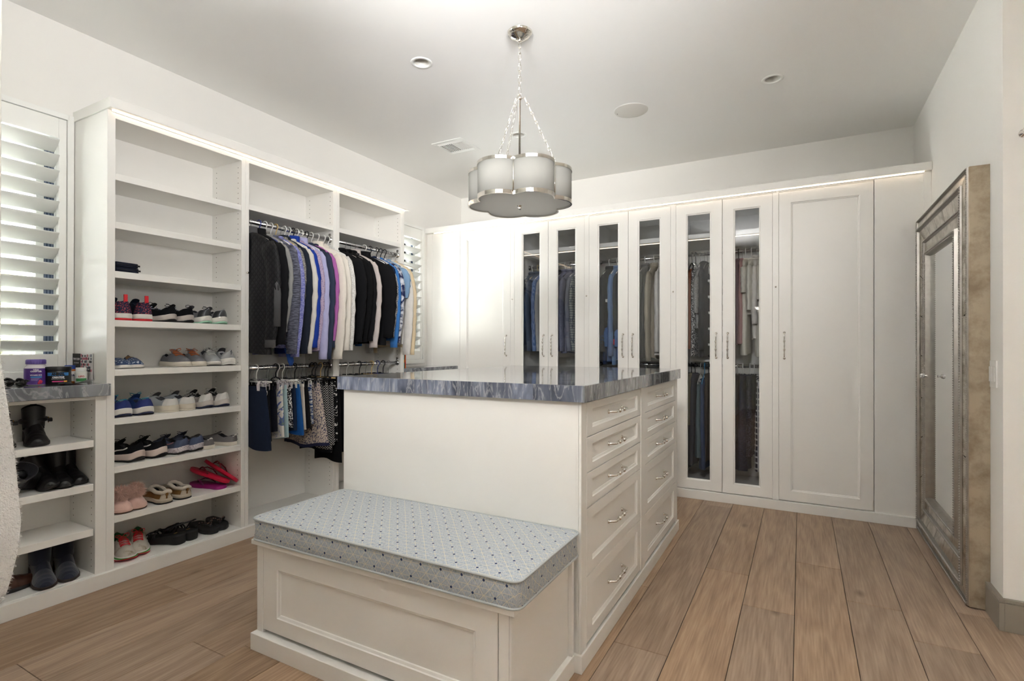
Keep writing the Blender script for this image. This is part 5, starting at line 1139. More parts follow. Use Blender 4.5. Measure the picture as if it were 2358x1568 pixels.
def rodpos(wall, q, zrod): return (RX, q, zrod) if wall == 'L' else (q, 4.69, zrod)
def hanger(wall, q, zrod, kind, label, hw=.195, bar=False, tilt=0.0, group=None):
    me = hanger_mesh(kind, hw, bar); o = place('clothes_hanger', me, None, rodpos(wall, q, zrod), (0, 0, ROT[wall]+tilt))
    return tag(o, label, 'hanger', group or ('hangers on the left rods' if wall == 'L' else 'hangers in the glass wardrobes'))
def wob(x, y, z, s): return math.sin(x*31+s)*math.sin(z*17+s*2.1)+.6*math.sin(z*41+y*23+s*1.7)
def garment(wall, q, zrod, name, label, cat, mat, L=.72, hw=.200, th=.028, sleeve='long', sl=.56, cuff=None, collar='crew', hk='white', hem=None, group=None, seed=None, tilt=0.0, fold=.006, sw=.046, inner=None, hlab=None, drop=0.0, hanger_on=True, hemw=1.0, extra=None, neck=.075):
    seed = seed if seed is not None else int(abs(q)*1000) % 97; rr = random.Random(seed); ph = rr.uniform(0, 6)
    T = thing(name, label, cat, rodpos(wall, q, zrod), group or ('clothes on the left rods' if wall == 'L' else 'clothes in the glass wardrobes'), world=False, rotz=ROT[wall]+tilt)
    N = 28; rows = []; zt0 = -neck-drop
    prof = [(zt0, .052, .030), (zt0-.008, .075, .030), (zt0-.024, .115, .026), (zt0-.046, .158, .022), (zt0-.066, hw*.93, .019), (zt0-.090, hw, .020), (zt0-.13, hw*.97, .024)]
    zb0 = prof[-1][0]; nb = 12
    for k in range(1, nb+1):
        f = k/nb; prof.append((lerp(zb0, -L-drop, f), hw*lerp(.97, .93*hemw, f), lerp(.024, th, min(1, f*2))))
    for i, (z, w_, t) in enumerate(prof):
        f = max(0, (i-5)/(len(prof)-5)); row = []
        for k in range(N):
            a = 2*math.pi*k/N; c, s_ = math.cos(a), math.sin(a); x = w_*math.copysign(abs(c)**.8, c); y = t*math.copysign(abs(s_)**.8, s_)
            y += fold*f*(math.sin(x*46+ph+z*3)+.5*math.sin(x*81+ph*2)); y += .0016*wob(x, y, z, ph)
            row.append((x, y, z+(.010*f*math.sin(x*14+ph) if i == len(prof)-1 else 0)))
        rows.append(row)
    B = MB().grid(rows, cu=True).build('body', mat, T, True)
    if hem: MB().grid([[(x*1.006, y*1.03, z+.022) for x, y, z in rows[-1]], [(x*1.008, y*1.04, z+.010) for x, y, z in rows[-1]], [(x*1.006, y*1.03, z-.001) for x, y, z in rows[-1]]], cu=True).build('hem', hem, T, True)
    MB().grid([[(x*.97, y*.9, z) for x, y, z in rows[-1]], [(x*.8, y*.8, z+.06) for x, y, z in rows[-1]]], cu=True, cap1=True).build('inside', inner or mat, T, True)
    # collar
    if collar in ('crew', 'knit'):
        MB().tube([(.056*math.cos(a*math.pi/10), .031*math.sin(a*math.pi/10), zt0+.004*math.cos(a*math.pi/5)) for a in range(20)], .0075 if collar == 'crew' else .012, 7, closed=True).build('collar', cuff or mat, T, True)
    elif collar in ('stand', 'shirt'):
        hh = .034 if collar == 'shirt' else .042
        rw = []
        for z_, g in ((zt0-.004, 1.08), (zt0+hh*.6, 1.0), (zt0+hh, 1.0), (zt0+hh, .86), (zt0, .84)): rw.append([(.056*g*math.cos(a*math.pi/10), .034*g*math.sin(a*math.pi/10), z_-.006*math.cos(a*math.pi/10)) for a in range(20)])
        if collar == 'shirt': rw.insert(2, [(.060*math.cos(a*math.pi/10), .038*math.sin(a*math.pi/10), zt0+hh*.3) for a in range(20)])
        MB().grid(rw, cu=True).build('collar', cuff if (cuff and collar == 'stand') else mat, T, True)
    elif collar == 'hood':
        mb = MB(); mb.ball((-.02, 0, zt0+.004), .062, 16, 10, (1.25, .62, .55)); mb.build('hood', mat, T, True)
    elif collar == 'lapel':
        for s_ in (-1, 1): MB().tube([(s_*.02, .030, zt0+.022), (s_*.06, .034, zt0), (s_*.055, .036, zt0-.10), (s_*.01, .034, zt0-.24)], [.010, .014, .018, .004], 8, flat=.35).build('lapel', mat, T, True)
        MB().tube([(.056*math.cos(a*math.pi/10), .033*math.sin(a*math.pi/10), zt0+.012) for a in range(20)], .011, 7, closed=True).build('collar', mat, T, True)
    if sleeve:
        for s_ in (-1, 1):
            S0 = Vector((s_*hw*.80, 0, zt0-.070)); Ls = sl*(1 if s_ > 0 else .98); rw = []; n = 16
            bend = rr.uniform(-.015, .02); sway = rr.uniform(-.004, .010)
            for k in range(n+1):
                f = k/n; z = S0.z-.012-(Ls)*f; x = S0.x+s_*(hw*.26*min(1, f*3.2)**.7+.012*math.sin(f*3)-.02*f*f)+bend*f*f; y = sway*math.sin(f*3.1)
                rx_ = lerp(sw*1.12, sw*.80, f) if sleeve == 'long' else lerp(sw*1.15, sw*1.25, f); ry_ = lerp(.026, .023, f)
                if k == 0: rx_ *= .75; ry_ *= .7
                ring_ = []
                for j in range(18):
                    a = 2*math.pi*j/18; w2 = 1+.05*math.sin(f*38+3*a+ph)+.03*math.sin(f*71+5*a)
                    ring_.append((x+rx_*math.cos(a)*w2, y+ry_*math.sin(a)*w2+.002*math.sin(f*29+ph), z+rx_*.30*math.cos(a)*s_*(1-f) ))
                rw.append(ring_)
            MB().grid(rw, cu=True, cap0=True).build('sleeve', mat, T, True)
            e = rw[-1]; cc = (sum(p[0] for p in e)/18, sum(p[1] for p in e)/18, sum(p[2] for p in e)/18)
            sc = lambda p, g, dz: (cc[0]+(p[0]-cc[0])*g, cc[1]+(p[1]-cc[1])*g, p[2]+dz)
            if sleeve == 'long': MB().grid([[sc(p, 1.0, .004) for p in e], [sc(p, .93, -.012) for p in e], [sc(p, .93, -.048) for p in e], [sc(p, .82, -.049) for p in e], [sc(p, .75, -.01) for p in e]], cu=True, cap1=True).build('cuff', cuff or mat, T, True)
            else: MB().grid([[sc(p, 1.0, 0) for p in e], [sc(p, .9, -.001) for p in e], [sc(p, .7, .03) for p in e]], cu=True, cap1=True).build('sleeve_hem', cuff or mat, T, True)
    if extra: extra(T, zt0)
    if hanger_on: hanger(wall, q, zrod, hk, hlab or hlabel(hk, label), min(.19, hw*.9), tilt=tilt)
    return T
def hlabel(hk, label): return '%s hanger of the %s' % (HN[hk], ' '.join(label.split()[:11]))
HN = dict(white='white plastic', black='slim black', wire='chrome wire', tan='tan plastic', blue='navy plastic', sky='sky blue', grey='pale grey')
def skirt(wall, q, zrod, name, label, mat, L=.42, wt=.135, wb=.17, th=.022, hk='wire', top=-.115, hem=None, seed=0, pleat=0.0, xo=0.0, legs=False, band=None, tilt=0.0, clip='black'):
    rr = random.Random(seed+int(abs(q)*1000)); ph = rr.uniform(0, 6)
    T = thing(name, label, 'shorts' if legs else 'skirt', rodpos(wall, q, zrod), 'skirts and shorts on the lower left rod' if wall == 'L' else 'clothes in the glass wardrobes', world=False, rotz=ROT[wall]+tilt)
    N = 40; rows = []; nb = 12
    for i in range(nb+1):
        f = i/nb; w_ = lerp(wt, wb, f**.8); t = lerp(.011, th, min(1, f*1.8)); row = []
        for k in range(N):
            a = 2*math.pi*k/N; c, s_ = math.cos(a), math.sin(a); x = w_*math.copysign(abs(c)**.85, c); y = t*math.copysign(abs(s_)**.85, s_)
            y += (.007*f)*math.sin(x*38+ph)+pleat*f*math.sin(k*math.pi*.9)
            row.append((x+xo, y, top-(L+top)*f+(.012*math.sin(x*18+ph) if i == nb else 0)))
        rows.append(row)
    MB().grid(rows, cu=True, cap0=True).build('cloth', mat, T, True)
    MB().grid([[(x*.96+xo*.04, y*.9, z) for x, y, z in rows[-1]], [(x*.8, y*.8, z+.06) for x, y, z in rows[-1]]], cu=True, cap1=True).build('inside', mat, T, True)
    MB().grid([[(x*1.01, y*1.12, z-.001) for x, y, z in rows[0]], [(x*1.01, y*1.12, z-.026) for x, y, z in rows[0]]], cu=True).build('waistband', band or mat, T, True)
    if hem: MB().grid([[(x, y*1.06, z+.020) for x, y, z in rows[-1]], [(x, y*1.08, z-.002) for x, y, z in rows[-1]]], cu=True).build('hem', hem, T, True)
    key = ('clip', hk)
    if key not in HMESH:
        r = .0018 if hk == 'wire' else .0042; mb = MB(); g = .0175+r
        mb.tube([(g*math.cos(a), 0, g*math.sin(a)) for a in [math.radians(v) for v in range(200, -61, -20)]]+[(.006, 0, -.028), (0, 0, -.045), (0, 0, -.088)], r*.85, 7); mb.tube([(-.15, 0, -.088), (.15, 0, -.088)], r*1.2, 7)
        HMESH[key] = mb.mesh('clip_hanger', HM[hk], True)
    o = place('clip_hanger', HMESH[key], None, rodpos(wall, q, zrod), (0, 0, ROT[wall]+tilt)); tag(o, hlabel(hk, label), 'hanger', 'hangers on the left rods' if wall == 'L' else 'hangers in the glass wardrobes')
    for s_ in (-1, 1): place('clip', clip_mesh(clip), o, (s_*(wt-.022), 0, 0))
    return T
CLIPM = {}
def clip_mesh(kind):
    if kind not in CLIPM:
        mb = MB()
        for s_ in (-1, 1): mb.add([(-.013, s_*.004, -.080), (.013, s_*.004, -.080), (.013, s_*.016, -.104), (-.013, s_*.016, -.104), (-.013, s_*.014, -.132), (.013, s_*.014, -.132)], [(0, 1, 2, 3), (3, 2, 5, 4)]); mb.box(-.012, .012, s_*.012-.002, s_*.012+.002, -.140, -.100)
        mb.tube([(-.012, 0, -.096), (.012, 0, -.096)], .005, 8)
        CLIPM[kind] = mb.mesh('clip', dict(black=M_BLKPL, clear=pm('clear_plastic', C(214, 208, 214), .15), white=M_WPLAST, steel=M_STEEL)[kind])
    return CLIPM[kind]

Z1R, Z2R = RZ1, RZ2
charc = two('black_quilted_nylon', C(14, 14, 16), C(30, 30, 33), 'quilt', 26, .55, .02, .35, bump=.5); gpan = fab('grey_softshell', 84, 84, 86); blk2 = fab('black_cotton', 22, 22, 25)
def side_panel(T, z0): MB().tube([(.245, .0, z0-.20), (.262, .0, z0-.40), (.262, .0, z0-.60)], [.012, .020, .018], 8, flat=1.4).build('grey_panel', gpan, T, True)
# upper rod, first hanging bay (near to far)
garment('L', 2.150, Z1R, 'quilted_jacket', 'black quilted jacket with grey cuffs', 'jacket', charc, .84, .205, .034, cuff=gpan, collar='stand', hk='wire', sl=.60, sw=.062, extra=side_panel, hemw=1.02, inner=gpan)
garment('L', 2.212, Z1R, 'jacket', 'plain black zip jacket beside the quilted one', 'jacket', blk2, .80, .205, .028, cuff=blk2, collar='stand', hk='blue', sl=.58, sw=.056)
garment('L', 2.256, Z1R, 'sweater', 'light grey sweater between dark tops', 'sweater', fab('light_grey_knit', 150, 150, 148), .70, .195, .024, hk='white', sl=.50)
garment('L', 2.300, Z1R, 'melange_top', 'charcoal and blue striped melange top', 'top', two('charcoal_melange', C(52, 54, 64), C(126, 128, 146), 'noise', 34, .9, .35, .7, (1, 1, 9)), .76, .205, .026, hk='white', sl=.64, sw=.058)
garment('L', 2.338, Z1R, 'melange_top', 'periwinkle heather athletic top', 'top', two('periwinkle_melange', C(84, 92, 172), C(170, 172, 214), 'noise', 80, .9, .35, .65, (1, 1, 3)), .80, .205, .026, hk='tan', sl=.66)
garment('L', 2.372, Z1R, 'sweater', 'grey tweed sweater behind the periwinkle top', 'sweater', two('grey_tweed', C(92, 90, 86), C(168, 164, 156), 'noise', 160, .9, .4, .6), .72, .188, .022, hk='wire', sl=.50)
garment('L', 2.404, Z1R, 'hoodie', 'dark navy hoodie with its hood up', 'hoodie', fab('ink_navy', 34, 40, 52), .78, .205, .028, collar='hood', hk='white', sl=.64)
garment('L', 2.440, Z1R, 'sweater', 'off-white ribbed sweater among the blue tops', 'sweater', fab('off_white_knit', 216, 212, 206), .76, .205, .026, hk='white', sl=.64)
garment('L', 2.474, Z1R, 'top', 'royal blue long-sleeved top', 'top', fab('royal_blue', 28, 58, 150), .84, .200, .026, collar='stand', hk='black', sl=.60)
garment('L', 2.506, Z1R, 'cardigan', 'lilac and pink flecked cardigan', 'cardigan', two('lilac_fleck', C(188, 170, 192), C(120, 110, 150), 'noise', 190, .9, .5, .66), .76, .200, .026, hk='white', sl=.62)
garment('L', 2.542, Z1R, 'hoodie', 'pale lavender zip hoodie', 'hoodie', fab('lavender', 176, 176, 212), .84, .208, .028, collar='stand', hk='white', sl=.68)
garment('L', 2.588, Z1R, 'sweater', 'slate navy sweater beside the pink one', 'sweater', fab('slate_navy', 50, 58, 78), .80, .212, .032, hk='black', sl=.68, sw=.052)
garment('L', 2.630, Z1R, 'sweater', 'orchid pink sweater beside the cream fleece jacket', 'sweater', fab('orchid_pink', 176, 104, 170), .74, .205, .024, hk='white', sl=.60, cuff=fab('slate_navy', 50, 58, 78))
garment('L', 2.682, Z1R, 'fleece_jacket', 'cream fleece jacket with a high collar', 'jacket', pm('cream_fleece', C(232, 224, 212), .95, var=.05, scale=60, bump=.6, bscale=260, sheen=.3), .80, .212, .040, collar='stand', hk='white', sl=.68, sw=.062)
garment('L', 2.738, Z1R, 'fleece_jacket', 'ivory zip fleece against the partition', 'jacket', fab('ivory_fleece', 226, 220, 210, .06, .4), .74, .205, .034, collar='hood', hk='white', sl=.62, sw=.056)
garment('L', 2.780, Z1R, 'sweater', 'pale grey speckled sweater at the end of the first rod', 'sweater', two('pale_grey_speckle', C(196, 194, 190), C(222, 220, 216), 'noise', 120, .9, .4, .6), .74, .205, .026, hk='white', sl=.62, sw=.056)
def scarf(T, z0):
    pass
T = thing('blue_scarf', 'royal blue scarf dangling below the melange tops', 'scarf', (-2.99, 2.345, 1.30), 'clothes on the left rods', world=False)
MB().tube([(-.03, 0, .06), (0, 0, -.01), (.012, .012, -.07), (.0, .02, -.13), (.012, .03, -.20), (.006, .036, -.225)], [.05, .052, .048, .024, .022, .012], 12, flat=.7).build('cloth', pm('cobalt_cloth', C(38, 88, 176), .8, var=.3, scale=24, bump=.3, bscale=30), T, True)
# upper rod, second bay
bw = fab('black_wool', 18, 18, 21)
def bigzip(T, z0): MB().tube([(.262, .022, z0-.42), (.272, .024, z0-.56)], .003, 6).build('zip', M_STEEL, T, True); MB().box(.10, .16, .034, .037, z0-.055, z0-.045).build('white_tag', WHT, T)
garment('L', 2.885, Z1R, 'blazer', 'black wool blazer nearest the partition', 'blazer', bw, .78, .208, .034, collar='lapel', hk='wire', sl=.56, sw=.056)
garment('L', 2.948, Z1R, 'blazer', 'black blazer second along the far rod', 'blazer', fab('jet_black', 14, 14, 16), .74, .208, .034, collar='lapel', hk='wire', sl=.56, sw=.056)
garment('L', 3.000, Z1R, 'blazer', 'slim black blazer before the blush blouse', 'blazer', bw, .72, .204, .028, collar='lapel', hk='wire', sl=.55)
garment('L', 3.050, Z1R, 'blouse', 'blush beige blouse with soft cuffs', 'blouse', fab('blush_beige', 198, 188, 184), .72, .205, .028, collar='stand', hk='wire', sl=.60, sw=.05)
garment('L', 3.155, Z1R, 'zip_jacket', 'black jacket with zipped cuffs facing out', 'jacket', bw, .78, .212, .042, collar='stand', hk='white', sl=.52, sw=.064, extra=bigzip, tilt=.18)
garment('L', 3.222, Z1R, 'tee', 'navy short-sleeved tee beside the zipped black jacket', 'tee', fab('deep_navy', 24, 36, 62), .60, .19, .022, sleeve='short', sl=.13, hk='black')
garment('L', 3.258, Z1R, 'top', 'grey speckled print top beside the blue sweater', 'top', two('grey_speckle_print', C(206, 204, 204), C(70, 72, 84), 'noise', 120, .9, .5, .6), .70, .19, .022, hk='wire', sl=.52)
garment('L', 3.295, Z1R, 'sweater', 'bright blue sweater on the far rod', 'sweater', fab('azure_blue', 60, 118, 184), .74, .196, .028, hk='black', sl=.60)
garment('L', 3.342, Z1R, 'tie_dye_top', 'navy and white tie-dye top', 'top', two('tie_dye', C(34, 42, 84), C(214, 216, 222), 'noise', 14, .9, .42, .58, dist=1.5), .70, .196, .026, hk='black', sl=.56)
garment('L', 3.390, Z1R, 'tee', 'pale blue short-sleeved tee', 'tee', fab('pale_chambray', 128, 158, 188), .58, .196, .022, sleeve='short', sl=.24, hk='black')
garment('L', 3.432, Z1R, 'blouse', 'loose white blouse near the far window', 'blouse', fab('soft_white', 220, 216, 210), .78, .198, .028, hk='wire', sl=.66, sw=.05)
garment('L', 3.475, Z1R, 'cardigan', 'sand beige cardigan last on the far rod', 'cardigan', fab('sand_beige', 214, 196, 164), .80, .204, .026, hk='wire', sl=.66)
hanger('L', 3.520, Z1R, 'grey', 'empty pale wooden hanger sticking out by the far window', .215, tilt=.35)
# lower rod, first bay: skirts and shorts
sp_ = two('black_white_speckle', C(20, 20, 26), C(224, 222, 220), 'noise', 130, .9, .52, .56)
skirt('L', 2.150, Z2R, 'shorts', 'navy tailored shorts with a ring belt', fab('navy_twill', 26, 36, 56), .50, .125, .165, .036, legs=True, clip='clear', xo=.03)
T_ = bpy.data.objects['shorts']; MB().tube([(.135+.012*math.cos(a*math.pi/6), .018, -.155+.018*math.sin(a*math.pi/6)) for a in range(12)], .0025, 6, closed=True).build('belt_ring', M_STEEL, T_, True)
skirt('L', 2.196, Z2R, 'skirt', 'plain black pencil skirt by the navy shorts', fab('black_cotton', 22, 22, 25), .46, .125, .15, .026, hk='white', clip='clear')
skirt('L', 2.240, Z2R, 'skirt', 'charcoal navy skirt on the lower rod', fab('ink_black', 20, 22, 32), .415, .13, .15, .030, hk='wire')
def leaf_print(): return two('green_floral_print', C(222, 218, 210), C(70, 90, 170), 'noise', 9, .9, .52, .56, c2=C(150, 170, 60), dist=2)
skirt('L', 2.288, Z2R, 'skirt', 'white skirt with a blue and green floral print', leaf_print(), .45, .13, .15, .022, hk='wire', clip='clear')
skirt('L', 2.322, Z2R, 'shorts', 'pale aqua shorts on the lower rod', fab('pale_aqua', 168, 192, 196), .46, .13, .155, .020, legs=True, clip='clear', pleat=.002)
skirt('L', 2.354, Z2R, 'skirt', 'black skirt with white speckles', sp_, .385, .13, .145, .022, hk='white', clip='clear')
skirt('L', 2.392, Z2R, 'skirt', 'dark denim skirt beside the cobalt one', fab('dark_denim', 30, 44, 66), .43, .125, .15, .024, hk='white', clip='white')
skirt('L', 2.424, Z2R, 'skirt', 'cobalt blue skirt on the lower rod', fab('cobalt', 30, 84, 150), .445, .13, .165, .026, clip='white')
skirt('L', 2.462, Z2R, 'shorts', 'cream linen shorts on the lower rod', fab('cream_linen', 206, 198, 186), .42, .125, .15, .018, legs=True, clip='steel')
skirt('L', 2.492, Z2R, 'skirt', 'flared black skirt before the tweed one', bw, .43, .125, .17, .022, hk='black')
skirt('L', 2.524, Z2R, 'shorts', 'blue and white tie-print shorts', two('blue_tie_print', C(206, 206, 204), C(44, 66, 116), 'noise', 30, .9, .45, .55, (1, 1, 3)), .395, .125, .15, .018, legs=True, clip='white')
tw = two('beige_tweed', C(206, 190, 174), C(60, 60, 92), 'noise', 110, .95, .44, .62)
skirt('L', 2.590, Z2R, 'skirt', 'large beige and navy tweed skirt with a dark fringe', tw, .555, .13, .225, .040, clip='steel', hem=fab('fringe_navy', 40, 42, 70), pleat=.004)
chv = two('black_chevron', C(24, 24, 27), C(190, 188, 184), 'chevron', 60, .9, .62, .72, bump=0)
skirt('L', 2.668, Z2R, 'skirt', 'long black skirt with white chevron stripes', chv, .60, .125, .16, .036, hk='black', hem=bw)
skirt('L', 2.716, Z2R, 'skirt', 'black chevron skirt behind the first chevron one', chv, .58, .125, .15, .026, hk='tan')
skirt('L', 2.756, Z2R, 'skirt', 'black skirt with white flower sprigs', two('black_sprig', C(18, 18, 20), C(226, 224, 218), 'noise', 46, .9, .58, .62, dist=1), .56, .12, .14, .022, hk='black')
skirt('L', 2.785, Z2R, 'skirt', 'plain black maxi skirt at the end of the lower rod', fab('jet_black', 14, 14, 16), .70, .12, .14, .016, hk='black')
# spare hangers and dark trousers on the lower rod of the second bay
for i in range(9):
    y = 2.90+i*.068; hk = ['wire', 'white', 'wire', 'black', 'wire', 'tan', 'blue', 'black', 'wire'][i]
    skirt('L', y, Z2R, 'trousers', '%s folded trousers behind the island, number %s from the partition' % (['black', 'navy', 'charcoal'][i % 3], ['one', 'two', 'three', 'four', 'five', 'six', 'seven', 'eight', 'nine'][i]), [bw, fab('deep_navy', 24, 36, 62), fab('charcoal_wool', 52, 52, 56)][i % 3], .66, .12, .13, .022, hk=hk)
for i, y in enumerate((2.180, 2.268, 2.340, 2.408, 2.550, 2.640)):
    hanger('L', y, Z2R, ['wire', 'wire', 'black', 'wire', 'wire', 'black'][i], 'empty %s hanger on the lower rod beside the %s' % (['chrome wire', 'chrome wire', 'slim black', 'chrome wire', 'chrome wire', 'slim black'][i], ['navy shorts', 'charcoal skirt', 'aqua shorts', 'denim skirt', 'tie-print shorts', 'tweed skirt'][i]), .10, tilt=.1)

# ---------------------------------------------------------------- clothes behind the glass doors
ZR = 1.985; ZL = 1.045
def shirt(q, lab, mat, **k): return garment('B', q, k.pop('z', ZR), 'shirt', lab, 'shirt', mat, k.pop('L', .80), k.pop('hw', .205), k.pop('th', .034), collar='shirt', hk=k.pop('hk', 'white'), sl=k.pop('sl', .62), sw=k.pop('sw', .05), **k)
shirt(-2.335, 'dark denim shirt at the left end behind the first glass door', fab('denim_grey', 76, 88, 106))
shirt(-2.275, 'grey-blue chambray shirt behind the first glass door', fab('chambray_grey', 92, 104, 122), hk='tan')
shirt(-2.215, 'sky blue striped shirt behind the first glass door', two('blue_stripe', C(96, 122, 168), C(128, 152, 194), 'vstripe', 90, .85, .3, .7, bump=0))
shirt(-2.165, 'pale grey dress shirt behind the first glass door', fab('pale_shirt', 190, 188, 184))
for i, x in enumerate((-2.11, -2.06)): shirt(x, ['white dress shirt hidden by the first door edge', 'navy dress shirt hidden by the first door edge'][i], [fab('soft_white', 220, 216, 210), fab('deep_navy', 24, 36, 62)][i])
shirt(-1.985, 'lavender dress shirt left behind the second glass door', fab('lavender_grey', 122, 124, 150))
shirt(-1.930, 'grey-lavender shirt facing out behind the second glass door', two('grey_lavender_check', C(124, 126, 146), C(144, 146, 164), 'check', 120, .85, .3, .7, bump=0), L=.84, th=.045, hk='black')
shirt(-1.862, 'bluish grey shirt beside the green plaid one', fab('steel_shirt', 136, 140, 154))
shirt(-1.820, 'green and navy plaid shirt behind the second glass door', two('green_plaid', C(150, 156, 150), C(66, 78, 96), 'check', 46, .85, .3, .7, bump=0), sw=.062)
shirt(-1.755, 'dark plaid shirt by the second door edge', fab('slate_navy', 50, 58, 78))
# middle glass wardrobe
shirt(-1.545, 'dark grey shirt in the middle glass wardrobe', fab('charcoal_wool', 52, 52, 56), L=.62)
shirt(-1.470, 'blue oxford shirt in the middle glass wardrobe', fab('oxford_blue', 104, 132, 176), L=.80, sl=.66)
garment('B', -1.425, ZR, 'tie_jacket', 'dark jacket with a red stripe in the middle glass wardrobe', 'jacket', fab('ink_navy', 34, 40, 52), .70, .2, .03, collar='stand', hk='white', cuff=red)
for i, (x, c, nm) in enumerate(((-1.585, (30, 36, 52), 'ink'), (-1.545, (42, 58, 92), 'navy'), (-1.505, (58, 96, 150), 'blue'), (-1.462, (110, 142, 184), 'pale blue'), (-1.415, (84, 120, 176), 'mid blue'))):
    garment('B', x, 1.52, 'polo_shirt', '%s polo shirt on the short rod behind the third glass door' % nm, 'polo shirt', fab('polo_'+nm.replace(' ', '_'), *c), .44+.03*(i % 2), .18, .026, sleeve='short', sl=.16, hk='white', collar='shirt')
rod(WG[1], dv[1]+.019, -1.30, 1.52, 'x', 4.69)
MB().box(dv[1]+.019, -1.30, FY+.14, YB-.02, 1.60, 1.625).build('shelf', M_PAINT, WG[1]); MB().box(dv[1]+.019, -1.30, FY+.30, YB-.02, 1.74, 1.765).build('shelf', M_PAINT, WG[1])
shirt(-1.215, 'long grey jacket behind the fourth glass door', fab('ash_grey', 136, 134, 132), L=.88, sl=.66)
shirt(-1.135, 'oatmeal coat with a ruffled neck behind the fourth glass door', fab('oatmeal', 178, 168, 150), L=.88, th=.05, sl=.70, sw=.06)
shirt(-1.065, 'white knit tunic behind the fourth glass door', fab('soft_white', 220, 216, 210), L=.86, th=.04)
shirt(-1.005, 'brown-grey shirt at the fourth door edge', fab('taupe', 128, 114, 100))
for i, (x, c) in enumerate(((-1.56, 'charcoal'), (-1.44, 'black'), (-1.20, 'taupe'), (-1.08, 'navy'), (-1.00, 'grey'))):
    skirt('B', x, ZL, 'folded_trousers', '%s trousers on the low rod of the middle glass wardrobe' % c, fab('trouser_'+c, *dict(charcoal=(52, 52, 56), black=(22, 22, 25), taupe=(128, 114, 100), navy=(30, 40, 64), grey=(110, 110, 112))[c]), .70, .12, .14, .03)
# right glass wardrobe: upper rod
garment('B', -.815, ZR, 'vest_top', 'rust orange sleeveless top behind the fifth glass door', 'top', fab('rust', 152, 92, 66), .74, .16, .026, sleeve=None, hk='black', drop=.06)
garment('B', -.785, ZR, 'print_top', 'black and white print top behind the fifth glass door', 'top', sp_, .80, .17, .026, sleeve=None, hk='black', drop=.05)
garment('B', -.748, ZR, 'knit_pullover', 'grey heather knit top behind the fifth glass door', 'top', two('grey_heather_knit', C(126, 124, 122), C(166, 164, 160), 'noise', 80, .9, .4, .6, (1, 1, 4)), .58, .175, .03, sleeve='short', sl=.30, hk='wire', drop=.05, sw=.05)
garment('B', -.715, ZR, 'cardigan', 'charcoal draped cardigan behind the fifth glass door', 'cardigan', fab('charcoal_wool', 52, 52, 56), .86, .17, .03, hk='wire', sl=.60)
for i, x in enumerate((-.690, -.665, -.640, -.610)): hanger('B', x, ZR, 'wire', ['first', 'second', 'third', 'fourth'][i]+' empty wire hanger right of the charcoal cardigan', .19)
MSH = []
for i in range(6):
    z = 1.77-.135*i; MSH.append(z); MB().box(-.735, -.545, YB-.30, YB-.02, z-.018, z).build('shelf', M_PAINT, WG[2])
for i, (z, c) in enumerate(zip(MSH[1:], ((30, 32, 44), (110, 40, 56), (150, 90, 100), (40, 40, 44), (30, 40, 80)))):
    T = thing('folded_bag', '%s soft bag on the inner shelves, %s from the top' % (['black', 'burgundy', 'rose', 'charcoal', 'navy'][i], ['first', 'second', 'third', 'fourth', 'fifth'][i]), 'bag', (-.64, YB-.17, z), 'bags on the inner wardrobe shelves', world=False)
    MB().ball((0, 0, .040), .07, 14, 8, (1, .8, .56)).build('body', fab('bag_%d' % i, *c), T, True); MB().tube([(-.04, 0, .07), (-.02, 0, .10), (.02, 0, .10), (.04, 0, .07)], .004, 6).build('strap', M_BLACK, T, True)
dus = fab('dusty_pink', 176, 138, 136); cr = fab('cream_voile', 222, 218, 206)
garment('B', -.448, ZR, 'top', 'muted print top at the left of the sixth glass door', 'top', fab('muted_rose_print', 124, 98, 104), .76, .17, .026, sleeve=None, hk='black')
garment('B', -.420, ZR, 'slip_dress', 'dusty pink slip dress behind the sixth glass door', 'dress', dus, .76, .175, .03, sleeve=None, hk='wire', hemw=1.15)
garment('B', -.395, ZR, 'blouse', 'cream tiered blouse with short sleeves behind the sixth glass door', 'blouse', cr, .84, .175, .034, sleeve='short', sl=.20, hk='white', hemw=1.1)
garment('B', -.352, ZR, 'puff_blouse', 'ivory puff-sleeved blouse behind the sixth glass door', 'blouse', pm('ivory_silk', C(226, 222, 210), .6, var=.05, scale=30, bump=.3, bscale=25), .52, .185, .05, sleeve='short', sl=.34, sw=.075, hk='white')
garment('B', -.315, ZR, 'shirt', 'white cotton shirt right behind the sixth glass door', 'shirt', fab('soft_white', 220, 216, 210), .72, .185, .03, collar='shirt', hk='wire', sl=.40)
garment('B', -.285, ZR, 'blouse', 'white ruffled blouse at the sixth door edge', 'blouse', cr, .86, .19, .034, sleeve='short', sl=.26, hk='wire', hemw=1.15, sw=.055)
for i, x in enumerate((-.25, -.22)): garment('B', x, ZR, 'top', ['pale grey top hidden right of the sixth door', 'sand top hidden right of the sixth door'][i], 'top', [fab('light_grey_knit', 150, 150, 148), fab('sand_beige', 214, 196, 164)][i], .7, .18, .026)
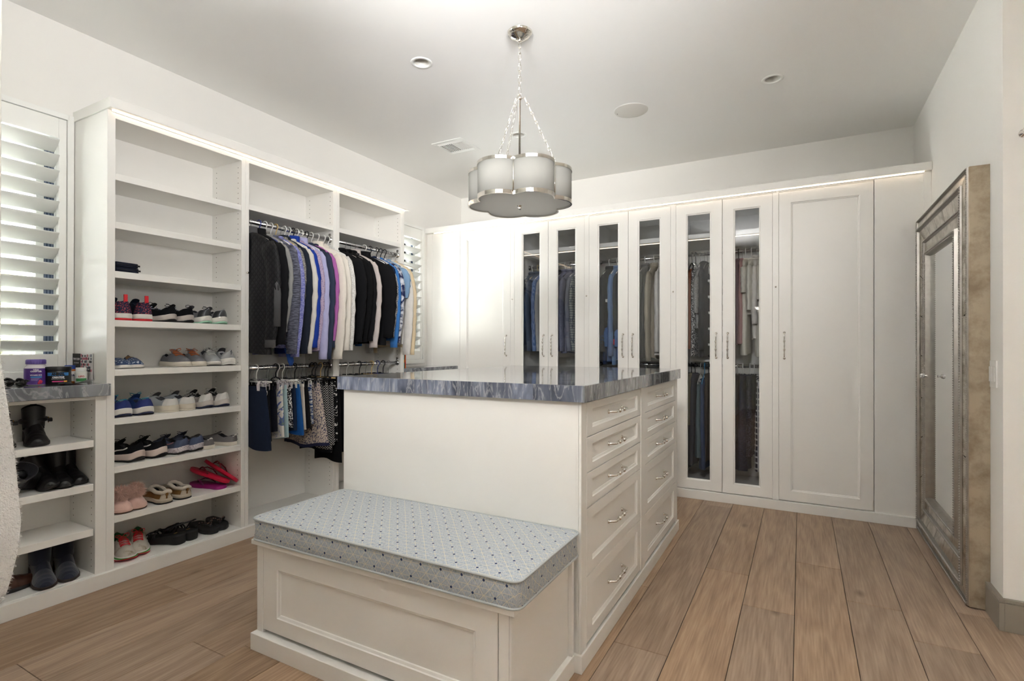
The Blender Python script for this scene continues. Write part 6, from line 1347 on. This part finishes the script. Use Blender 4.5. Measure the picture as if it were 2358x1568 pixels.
# right glass wardrobe: lower rod
garment('B', -.850, ZL, 'dress', 'black dress at the left of the low rod', 'dress', blk2, .86, .17, .024, sleeve=None, hk='black')
garment('B', -.820, ZL, 'tank_top', 'olive and tan tank top on the low rod', 'top', fab('olive_tan', 140, 130, 106), .48, .17, .024, sleeve=None, hk='black', hemw=1.1)
garment('B', -.790, ZL, 'dress', 'dark grey pleated dress on the low rod', 'dress', fab('graphite', 66, 66, 74), .82, .165, .03, sleeve=None, hk='black', hemw=1.15, fold=.012)
garment('B', -.742, ZL, 'slip_camisole', 'grey-teal slip top on the low rod', 'top', fab('grey_teal', 104, 122, 128), .66, .175, .032, sleeve=None, hk='grey', hemw=1.2, drop=.08, fold=.010)
garment('B', -.712, ZL, 'skirt_dress', 'slate blue dress under the grey-teal top', 'dress', fab('slate_blue', 66, 82, 116), .80, .16, .03, sleeve=None, hk='sky', hemw=1.2, drop=.04, fold=.012)
garment('B', -.680, ZL, 'dress', 'dark brown long dress on the low rod', 'dress', fab('dark_brown', 70, 60, 54), .78, .165, .022, sleeve=None, hk='black', fold=.010)
garment('B', -.455, ZL, 'dress', 'black sheer dress low behind the sixth glass door', 'dress', fab('sheer_black', 46, 44, 48), .60, .17, .03, sleeve=None, hk='white')
garment('B', -.415, ZL, 'dress', 'ruched ink blue dress with a ruffled hem', 'dress', two('ink_ruched', C(24, 28, 44), C(48, 54, 78), 'noise', 60, .8, .4, .7, (1, 1, 5)), .82, .17, .045, sleeve=None, hk='white', hemw=1.15, fold=.014)
garment('B', -.362, ZL, 'dress', 'dark lace dress with a stepped hem', 'dress', two('ink_lace', C(26, 28, 38), C(66, 68, 84), 'noise', 110, .9, .45, .6), .70, .17, .035, sleeve=None, hk='white', hemw=1.1)
garment('B', -.330, ZL, 'top', 'short black camisole low behind the sixth glass door', 'top', blk2, .36, .16, .03, sleeve=None, hk='white')
garment('B', -.292, ZL, 'dress', 'charcoal dress with a white geometric pattern', 'dress', two('geo_print', C(40, 42, 58), C(200, 198, 200), 'check', 22, .9, .55, .75, bump=0), .82, .17, .03, sleeve=None, hk='wire')
